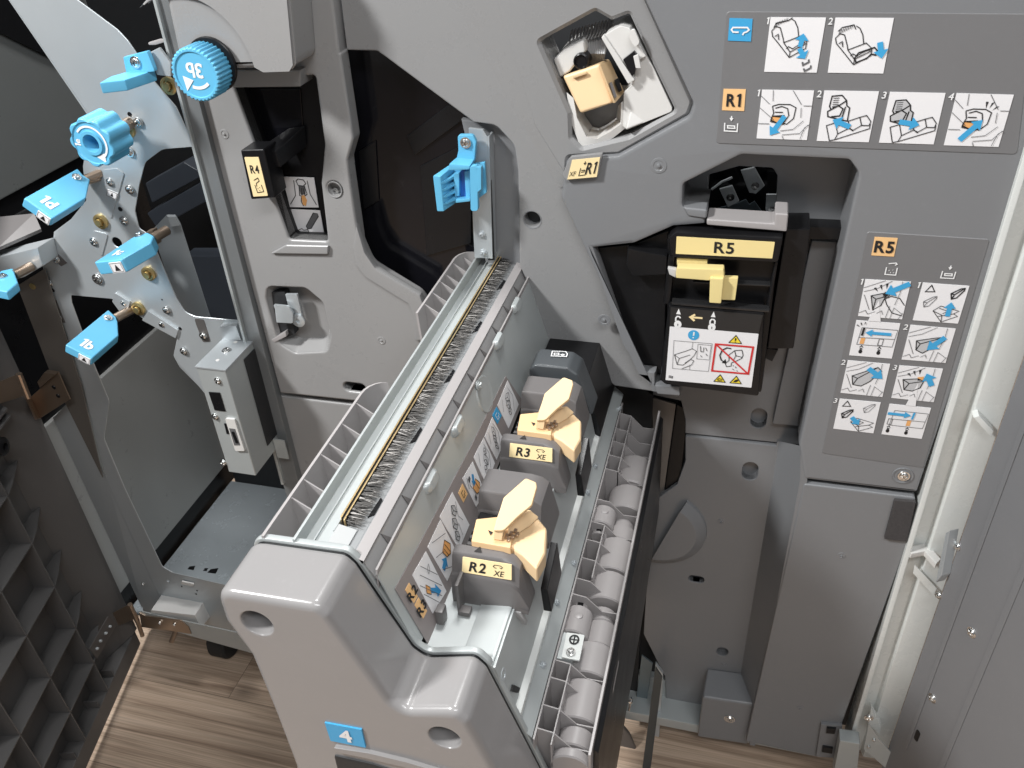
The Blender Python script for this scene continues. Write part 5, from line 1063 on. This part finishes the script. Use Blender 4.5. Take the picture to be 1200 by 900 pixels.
# side pieces of the black box, with a shadow band
b = B(); pbox(b, FY(.014), [(697, 291), (744, 286), (790, 267), (792, 276), (782, 300), (778, 440), (754, 434), (735, 402)], -.02, 0, .002); obj('side_case', b, black, wb)
b = B(); pbox(b, FY(-.001), [(735, 291), (782, 300), (781, 322), (740, 324), (734, 312)], -.02, 0, .002); obj('side_bulge', b, black, wb)
b = B(); pbox(b, FY(.005), [(921, 268), (950, 268), (930, 409), (899, 409), (903, 380)], -.04, 0, .002); obj('right_case', b, black, wb)
b = B(); pbox(b, FY(.034), [(924, 264), (990, 267), (988, 281), (924, 280)], -.02, 0, .001); obj('ledge_shadow', b, black, wb)  # black band standing in for the shadow under the ledge
b = B(); pbox(b, FY(.02), [(895, 408), (912, 410), (905, 424), (897, 420)], -.03, 0, .001); obj('corner_notch', b, ink, wb)
# ================================================================== INSTRUCTION LABELS ON THE RIGHT
f0 = FY(-.0002)
b = B(); plate(b, Y0, Y0.poly([(851, 13), (1212, 16), (1192, 181), (839, 168)], .004), h0=-.002, h1=.0007, bev=.0006, seg=1); top_lab = obj('instruction_panel', b, M('label grey', (.175, .174, .178), .45, grain=.1), body)
b = B(); plate(b, Y0, Y0.poly([(1016, 271), (1160, 280), (1082, 548), (963, 531)], .003), h0=-.002, h1=.0007, bev=.0006, seg=1); low_lab = obj('instruction_panel', b, MATS['label grey'], body)
LQ = lambda *p: PQ(FY(-.0008), *p)
q = LQ((855, 21), (882, 22), (880, 48.5), (853, 47.5)); sheet(top_lab, q, labb, 'code_sticker'); lines(top_lab, q, [[(.44, .60), (.20, .60), (.12, .50), (.18, .40), (.80, .38), (.88, .48), (.80, .56), (.66, .62), (.62, .72)]], inkw, .0013, h=.0012)
q = LQ((848, 104), (874, 104.5), (872, 130), (846, 129)); sheet(top_lab, q, labo, 'code_sticker'); text(top_lab, q, 'R1', .5, .5, .56, ink, bold=.03, sx=.85)
def bin_(par, q, m=inkw, w=.0011, dots=False): lines(par, q, [[(.05, .45), (.05, .95), (.95, .95), (.95, .45)]]+([[(.3, .65), (.34, .68)], [(.6, .6), (.64, .62)], [(.45, .8), (.5, .8)], [(.7, .78), (.74, .8)], [(.15, .2), (.75, .12), (.85, .2), (.7, .28)]] if dots else [[(.25, .62), (.75, .62), (.78, .76), (.28, .76), (.25, .62)], [(.5, .02), (.5, .25)], [(.4, .14), (.5, .27), (.6, .14)]]), m, w, 'bin_mark', h=.0006)
bin_(top_lab, LQ((849, 135), (866, 135.5), (864.5, 155), (848, 154)))
def pic(par, pts, num, nx, ny, kind, sz=.14):
    q = LQ(*pts); st = sheet(par, q, labw, 'pictogram_sticker')
    if num: text(par, q, num, nx, ny, sz, inkw, 'step_number', bold=.012, shear=.1)
    K = lambda pls, w=.0007, m=ink, h=.0010: lines(st, q, pls, m, w, h=h)
    A = lambda a, c, w=.10, hw=.26, hl=.16: fills(st, q, [arrow((a[0]+(a[0]-c[0])*.35, a[1]+(a[1]-c[1])*.35), c, w, hw, hl)], labb, 'arrow', h=.0013)
    if kind in ('stap1', 'stap2'):
        o_ = (0, 0) if kind == 'stap1' else (.0, .12)
        T = lambda L: [[(x+o_[0], y+o_[1]) for x, y in l] for l in L]
        K(T([[(.08, .18), (.12, .1), (.34, .05), (.40, .0)] if kind == 'stap1' else [(.08, .12), (.14, .05), (.34, .0), (.38, .08)], [(.05, .24), (.12, .16), (.20, .18), (.28, .38), (.30, .45), (.56, .34), (.52, .18), (.45, .06), (.38, .02)], [(.05, .24), (.08, .34), (.16, .42), (.44, .72), (.72, .55), (.72, .42), (.60, .32), (.56, .34)], [(.30, .45), (.44, .62), (.72, .46)], [(.44, .62), (.44, .72)], [(.36, .56), (.40, .52), (.48, .56), (.62, .46), (.70, .44)], [(.12, .34), (.18, .30), (.20, .40)]]))
        K(T([[(.1+.03*i, .17-.016*i), (.11+.03*i, .09-.012*i)] for i in range(8)]), .0005)
        if kind == 'stap1': A((.62, .46), (.64, .28), .09); A((.64, .6), (.74, .74), .09); K([[(.70, .80), (.72, .86), (.82, .80), (.81, .75)], [(.74, .92), (.77, .97), (.87, .91), (.87, .86)]], .0014, inkg)
        else: K([[(.44, .72), (.50, .62), (.76, .52), (.82, .58), (.80, .66), (.72, .64), (.66, .72), (.48, .80), (.44, .72)]], .0011); A((.86, .5), (.92, .72), .10)
    if kind in ('open1', 'open4'):
        K([[(.0, .12), (.18, .28)], [(.22, .0), (.24, .22)], [(.6, .0), (.80, .28)], [(.0, .36), (.30, .60)], [(.84, .3), (1, .3)], [(.80, .34), (.82, .54)], [(.0, .68), (.22, .68)], [(.45, .82), (.7, .78), (.88, .60)], [(.5, .90), (.84, .86), (.98, .68)], [(.86, .98), (.92, .74), (1, .68)], [(.50, .92), (.54, 1.0)]], .0005, inkg)
        K([[(.24, .32), (.36, .28), (.58, .28), (.70, .34), (.68, .56), (.56, .68), (.50, .66)], [(.24, .32), (.28, .46), (.24, .60), (.42, .68), (.52, .62), (.58, .5), (.54, .36), (.42, .32), (.30, .36)], [(.30, .44), (.46, .44)], [(.28, .52), (.50, .50)]], .0008)
        fills(st, q, [[(.26, .52), (.50, .54), (.50, .68), (.24, .63)]], inko); K([[(.26, .52), (.50, .54), (.50, .68), (.24, .63), (.26, .52)]], .0009, ink, .0012)
        if kind == 'open1': A((.44, .62), (.26, .92), .10)
        else:
            A((.34, .78), (.58, .48), .11); fills(st, q, [[(.55, .14), (.60, .14), (.585, .27)], [(.66, .16), (.71, .14), (.64, .27)], [(.76, .22), (.81, .22), (.70, .30)]], ink)
    if kind in ('sep2', 'sep3'):
        g = (0, 0) if kind == 'sep2' else (-.02, .06)
        P = [(.16, .10), (.34, .08), (.44, .18), (.46, .28), (.52, .32), (.52, .58), (.40, .56), (.14, .50), (.12, .40), (.18, .36), (.14, .30), (.16, .10)]
        P = [(x+g[0], y+g[1]) for x, y in P]
        if kind == 'sep3': fills(st, q, [P[:-1]], pgrey)
        K([P, [P[2], (P[2][0]-.1, P[2][1]+.08), P[9]], [(P[3][0]-.02, P[3][1]+.02), (.42+g[0], .44+g[1]), (.40+g[0], .56+g[1])], [(.2+g[0], .32+g[1]), (.3+g[0], .28+g[1]), (.40+g[0], .34+g[1]), (.36+g[0], .48+g[1]), (.2+g[0], .5+g[1])]], .0010)
        K([[(.19+g[0], .14+.04*i+g[1]), (.30+g[0], .13+.04*i+g[1])] for i in range(5)], .0006, inkg)
        K([[(.14, .68), (.30, .62), (.38, .84), (.34, .96), (.24, .98), (.14, .68)], [(.38, .84), (.58, .72), (.66, .78)], [(.34, .96), (.96, .72), (.96, .62)], [(.54, .58), (.74, .50), (.80, .66), (.66, .76), (.58, .72), (.54, .58)], [(.74, .50), (.86, .46), (.96, .58), (.94, .66), (.80, .66)]], .0007)
        if kind == 'sep2': A((.50, .66), (.24, .56), .10)
        else: A((.38, .58), (.66, .62), .10)
    if kind in ('click1', 'click3', 'load2', 'pull2'):
        K([[(.0, .22), (.45, .0)], [(.02, .32), (.30, .22), (.60, .0)], [(.04, .4), (.22, .8)], [(.0, .9), (.14, .82), (.2, .92), (.36, .84)], [(.62, .98), (.66, .66)], [(.72, 1), (.76, .70), (.98, .86)], [(.90, 1), (.98, .82)], [(.40, .88), (.5, .8), (.54, .9)], [(.76, .62), (.82, .3), (.82, .0)]], .0005, inkg)
        if kind == 'click1': P = [(.20, .42), (.44, .34), (.52, .42), (.46, .66), (.30, .80)]; K([[(.98, .62), (.84, .44), (.64, .40), (.52, .48), (.58, .62), (.74, .84), (.98, .90)], [(.48, .30), (.60, .34), (.58, .44), (.46, .42)]], .0008); A((.86, .12), (.50, .34), .13, .34, .2); fills(st, q, [[(.46, .32), (.58, .34), (.56, .42), (.46, .40)]], ink)
        elif kind == 'load2': P = [(.22, .42), (.62, .30), (.80, .26), (.84, .36), (.60, .60), (.42, .76), (.26, .68)]; A((.74, .36), (.50, .66), .13, .34, .22)
        elif kind == 'pull2': P = [(.18, .44), (.56, .22), (.74, .12), (.84, .22), (.62, .56), (.44, .72), (.24, .70)]; A((.62, .24), (.90, .44), .13, .34, .22)
        else: P = [(.16, .40), (.50, .34), (.64, .40), (.60, .60), (.44, .72), (.24, .70)]; A((.80, .42), (.66, .16), .13, .34, .24); fills(st, q, [[(.48, .30), (.62, .26), (.62, .38), (.50, .40)]], inko)
        fills(st, q, [P], pgrey); K([P+[P[0]], [P[0], (.32, .5), P[2]], [(.32, .5), P[-1]]], .0009)
        if kind in ('click1', 'click3'): fills(st, q, [[(.22, .22), (.27, .19), (.33, .30)], [(.34, .14), (.39, .11), (.42, .26)], [(.47, .08), (.53, .07), (.51, .22)]], ink)
    if kind in ('box1', 'box3'):
        K([[(.10, .22), (.20, .04), (.30, .20), (.10, .22)]], .0009)
        a_, c_ = ((.66, .08), (.12, .34)) if kind == 'box1' else ((.62, .08), (.12, .32))
        for o_, w_, m_ in ((a_, .0011 if kind == 'box1' else .0005, ink if kind == 'box1' else inkg), (c_, .0006 if kind == 'box1' else .0011, inkg if kind == 'box1' else ink)):
            P = [(o_[0], o_[1]+.14), (o_[0]+.18, o_[1]), (o_[0]+.26, o_[1]-.02), (o_[0]+.26, o_[1]+.04), (o_[0]+.14, o_[1]+.24), (o_[0]+.04, o_[1]+.28), (o_[0], o_[1]+.14)]
            K([P, [P[0], (o_[0]+.08, o_[1]+.16), P[2]], [(o_[0]+.08, o_[1]+.16), P[5]]], w_, m_)
        K([[(.38, .70), (.52, .56), (.94, .66), (.84, .74), (.94, .80), (.62, .98), (.38, .70)], [(.52, .84), (.84, .74)], [(.38, .70), (.60, .80), (.62, .98)], [(.50, .62), (.7, .68), (.60, .76)]], .0006)
        A((.72, .72), (.72, .44), .11, .26, .16) if kind == 'box1' else A((.44, .6), (.60, .76), .12, .28, .16)
    if kind in ('sl1', 'sl2'):
        K([[(.16, .18), (.98, .18)], [(.16, .18), (.12, .66), (.94, .66), (.98, .18)], [(.14, .46), (.96, .44)]], .0005, inkg)
        x1, x2 = (.24, .66) if kind == 'sl1' else (.12, .58)
        fills(st, q, [[(x1-.05, .46), (x1+.05, .46), (x1+.04, .64), (x1-.06, .64)]] if kind == 'sl1' else [[(x2-.05, .44), (x2+.05, .44), (x2+.04, .63), (x2-.06, .63)]], inko); xx = x2 if kind == 'sl1' else x1
        K([[(xx-.05, .46), (xx+.05, .46), (xx+.04, .64), (xx-.06, .64), (xx-.05, .46)]], .0006, inkg)
        if kind == 'sl1': A((.70, .31), (.26, .31), .08, .2, .16); fills(st, q, [[(.19, .18), (.24, .18), (.22, .40), (.17, .40)], [(.02, .12), (.05, .1), (.10, .16)], [(.10, .05), (.13, .04), (.15, .13)], [(.2, .02), (.23, .02), (.21, .11)]], ink, h=.0014)
        else: A((.16, .29), (.58, .29), .08, .2, .16); fills(st, q, [[(.62, .18), (.67, .18), (.65, .40), (.60, .40)]], labb, 'arrow', h=.0014)
        for xx in (x1, x2):
            K([[(xx-.04, .74), (xx, .69), (xx+.04, .74)]], .0008); fills(st, q, [[(xx+.045*math.cos(k), .86+.06*math.sin(k)) for k in [i*math.pi/6 for i in range(12)]]], ink); K([[(xx-.02, .80), (xx-.02, .77), (xx+.02, .77), (xx+.02, .80)]], .0008)
    return q
pic(top_lab, ((903, 20), (968, 20.5), (957, 85), (895.5, 84)), '1', -.05, .06, 'stap1', .12); pic(top_lab, ((979, 20.5), (1047.5, 21), (1035, 86), (970, 85)), '2', -.08, .06, 'stap2', .12)
pic(top_lab, ((893, 105), (954, 106), (945.5, 164), (886.5, 162)), '1', -.07, .06, 'open1', .13); pic(top_lab, ((966, 106), (1030, 107), (1018, 166.5), (957, 165)), '2', -.09, .06, 'sep2', .13)
pic(top_lab, ((1043, 107.5), (1108, 109), (1094, 169), (1030, 167)), '3', -.1, .06, 'sep3', .13); pic(top_lab, ((1121, 109), (1188, 111), (1170, 172), (1106, 170)), '4', -.09, .06, 'open4', .13)
q = LQ((1025, 277.5), (1052, 279), (1047.5, 300.5), (1021, 299)); sheet(low_lab, q, labo, 'code_sticker'); text(low_lab, q, 'R5', .5, .5, .60, ink, bold=.03, sx=.95)
bin_(low_lab, LQ((1040, 305), (1054, 306), (1050, 323), (1036, 322)), dots=True); bin_(low_lab, LQ((1106, 310), (1123, 311), (1118, 327), (1101, 326)))
pic(low_lab, ((1014, 327), (1067.5, 330), (1057, 374), (1005.5, 370)), '1', -.08, .06, 'click1', .15); pic(low_lab, ((1081.5, 331), (1136, 335), (1122.5, 379), (1069.5, 375)), '1', -.09, .06, 'box1', .15)
pic(low_lab, ((1003.5, 375), (1055, 379), (1045, 420), (995, 416)), None, 0, 0, 'sl1'); pic(low_lab, ((1067, 380.5), (1120, 385), (1108, 425), (1056.5, 421)), '2', -.1, .06, 'load2', .15)
pic(low_lab, ((993.5, 422), (1043, 426.5), (1034, 465), (985, 460)), '2', -.1, .06, 'pull2', .15); pic(low_lab, ((1054, 428), (1105, 432), (1094, 471), (1044.5, 466)), '3', -.1, .06, 'click3', .15)
pic(low_lab, ((984, 467), (1032, 471.5), (1023.5, 507.5), (976.5, 502)), '3', -.1, .06, 'box3', .15); pic(low_lab, ((1042.5, 473), (1091, 478), (1080, 514), (1033, 508.5)), None, 0, 0, 'sl2')
for a_, c_, d_ in (((1030, 352), (1017, 376), (1032, 377)), ((1076, 449), (1061, 475), (1073, 476))):
    b = B(); prism(b, [FY(-.0015).W(*p) for p in (a_, c_, d_)], (0, -.0002, 0)); obj('callout', b, labw, low_lab)
# ================================================================== dark works under the drawer, right of it
uw = thing('drawer_slide', 'dark metal slide and bracket works low behind the roller tray', 'slide rail', (-.06, .1, .06))
b = B(); f = FY(.05); pbox(b, f, [(752, 768), (765, 778), (757, 828), (745, 822)], -.003, 0, .0008); obj('plate', b, M('blue steel', (.16, .20, .22), .35, .5), uw)
b = B(); f = FY(.03); pbox(b, f, [(768, 778), (777, 790), (770, 900), (762, 905), (757, 905)], -.006, 0, .0012); obj('upright', b, zinc, uw)
b = B(); pbox(b, FY(.0), [(722, 842), (738, 862), (750, 890), (750, 905), (738, 905), (716, 862)], -.006, 0, .002); obj('curved_bracket', b, MATS['dark zinc'], uw)
b = B(); f = FY(.04); pbox(b, f, [(736, 745), (746, 755), (733, 835), (724, 826)], -.002, 0, .0006); obj('grille', b, M('dim steel', (.06, .07, .075), .35, .4), uw)
b = B(); f = FY(.038)
for k in range(5): pbox(b, f, [(736-2.2*k, 762+14*k), (743-2.2*k, 765+14*k), (742-2.2*k, 768+14*k), (735.5-2.2*k, 765+14*k)], 0, .001)
obj('grille_bars', b, zinc, uw)
b = B(); tube(b, [FY(.02).W(740, 818), FY(.02).W(737, 832)], .0022, 8); lathe(b, FY(.018).W(739, 822), (0, -1, 0), [(.004, 0), (.003, .003), (.001, .004)], 12); obj('pin', b, steel, uw)
b = B(); pbox(b, FY(-.06), [(768, 782), (776, 794), (762, 905), (752, 905)], -.003, 0, .0008); obj('rail', b, MATS['dim steel'], uw)
# ================================================================== loose pieces become parts of their own
ONE = {'channel_clip': 'channel_clip', 'side_frame': 'side_frame', 'pocket_pin': 'pocket_pin', 'channel_cutouts': 'channel_cutout', 'guide_notches': 'guide_notch', 'stapler_bed': 'stapler_bed', 'stapler_teeth': 'stapler_tooth', 'hinge_catch': 'hinge_catch', 'inner_lug': 'inner_lug', 'grille_bars': 'grille_bar', 'tray_slot': 'tray_slot', 'window_inner_rib': 'window_inner_rib', 'inner_rail': 'inner_rail', 'latch_track': 'latch_track', 'tray_divider': 'tray_divider', 'base_rail': 'base_rail', 'inner_frame': 'inner_frame', 'flange': 'flange', 'double_rib': 'double_rib', 'hinge_barrel': 'hinge_barrel', 'upper_hinge': 'upper_hinge', 'tray_wall': 'tray_wall', 'plastic_guide': 'plastic_guide', 'guide_wall': 'guide_wall', 'pivot_bracket': 'pivot_bracket', 'latch_plate': 'latch_plate'}
for o in [x for x in COL.objects if x.type == 'MESH' and x.name.split('.')[0] in ONE]:
    bm = bmesh.new(); bm.from_mesh(o.data); bm.faces.ensure_lookup_table(); left = set(range(len(bm.faces))); isl = []
    while left:
        st_ = [left.pop()]; g = set(st_)
        while st_:
            for e in bm.faces[st_.pop()].edges:
                for f_ in e.link_faces:
                    if f_.index in left: left.discard(f_.index); g.add(f_.index); st_.append(f_.index)
        isl.append(g)
    base = ONE[o.name.split('.')[0]]
    if len(isl) > 1:
        for k, g in enumerate(isl):
            t = bm.copy(); t.faces.ensure_lookup_table(); bmesh.ops.delete(t, geom=[f_ for f_ in t.faces if f_.index not in g], context='FACES')
            if k == 0: me = o.data; t.to_mesh(me)
            else:
                me = bpy.data.meshes.new(base); t.to_mesh(me); me.materials.append(o.data.materials[0]); n = o.copy(); n.data = me; n.name = base; COL.objects.link(n)
            t.free(); me.set_sharp_from_angle(angle=math.radians(32))
    bm.free()
    if o.name.split('.')[0] != base: o.name = base
# ================================================================== CAMERA, LIGHT, WORLD
cam = bpy.data.cameras.new('camera'); co = bpy.data.objects.new('camera', cam); COL.objects.link(co)
co.matrix_world = Matrix.Translation(CAM) @ Matrix(((RX.x, -RX.y, -RX.z), (RY.x, -RY.y, -RY.z), (RZ.x, -RZ.y, -RZ.z))).to_4x4()
cam.sensor_width = 36; cam.lens = 36*F/1200; cam.clip_start = .01; cam.clip_end = 100; S.camera = co
w = bpy.data.worlds.new('World'); S.world = w; w.use_nodes = True
wn_, wl = w.node_tree.nodes, w.node_tree.links
tcw = wn_.new('ShaderNodeTexCoord'); nw = wn_.new('ShaderNodeTexNoise'); nw.inputs['Scale'].default_value = 2.6; nw.inputs['Detail'].default_value = 3; nw.inputs['Roughness'].default_value = .6
rw = wn_.new('ShaderNodeValToRGB'); rw.color_ramp.elements[0].position = .36; rw.color_ramp.elements[0].color = (.22, .23, .25, 1); rw.color_ramp.elements[1].position = .66; rw.color_ramp.elements[1].color = (1.0, 1.0, 1.0, 1)
wl.new(tcw.outputs['Generated'], nw.inputs['Vector']); wl.new(nw.outputs['Fac'], rw.inputs['Fac']); wl.new(rw.outputs['Color'], wn_['Background'].inputs['Color']); wn_['Background'].inputs['Strength'].default_value = .46   # the show hall around, bright and dark patches
def area(n, loc, tgt, sx, sy, e, col=(1, 1, 1)):
    l = bpy.data.lights.new(n, 'AREA'); l.shape = 'RECTANGLE'; l.size = sx; l.size_y = sy; l.energy = e; l.color = col
    o = bpy.data.objects.new(n, l); COL.objects.link(o); o.location = loc
    o.rotation_euler = (Vector(tgt)-Vector(loc)).to_track_quat('-Z', 'Y').to_euler(); return o
area('ceiling_lamp', (-1.5, -1.1, 2.5), (-.2, -.2, .8), .25, .25, 68, (1, 1, .99))
area('ceiling_lamp', (.5, -1.6, 2.9), (-.1, 0, .6), 1.6, .35, 32, (.98, .99, 1))
area('ceiling_lamp', (-.25, .42, 2.9), (-.22, -.3, .7), .45, .45, 32, (1, .995, .985))
S.view_settings.view_transform = 'Standard'; S.view_settings.look = 'None'; S.view_settings.exposure = 0; S.view_settings.gamma = 1
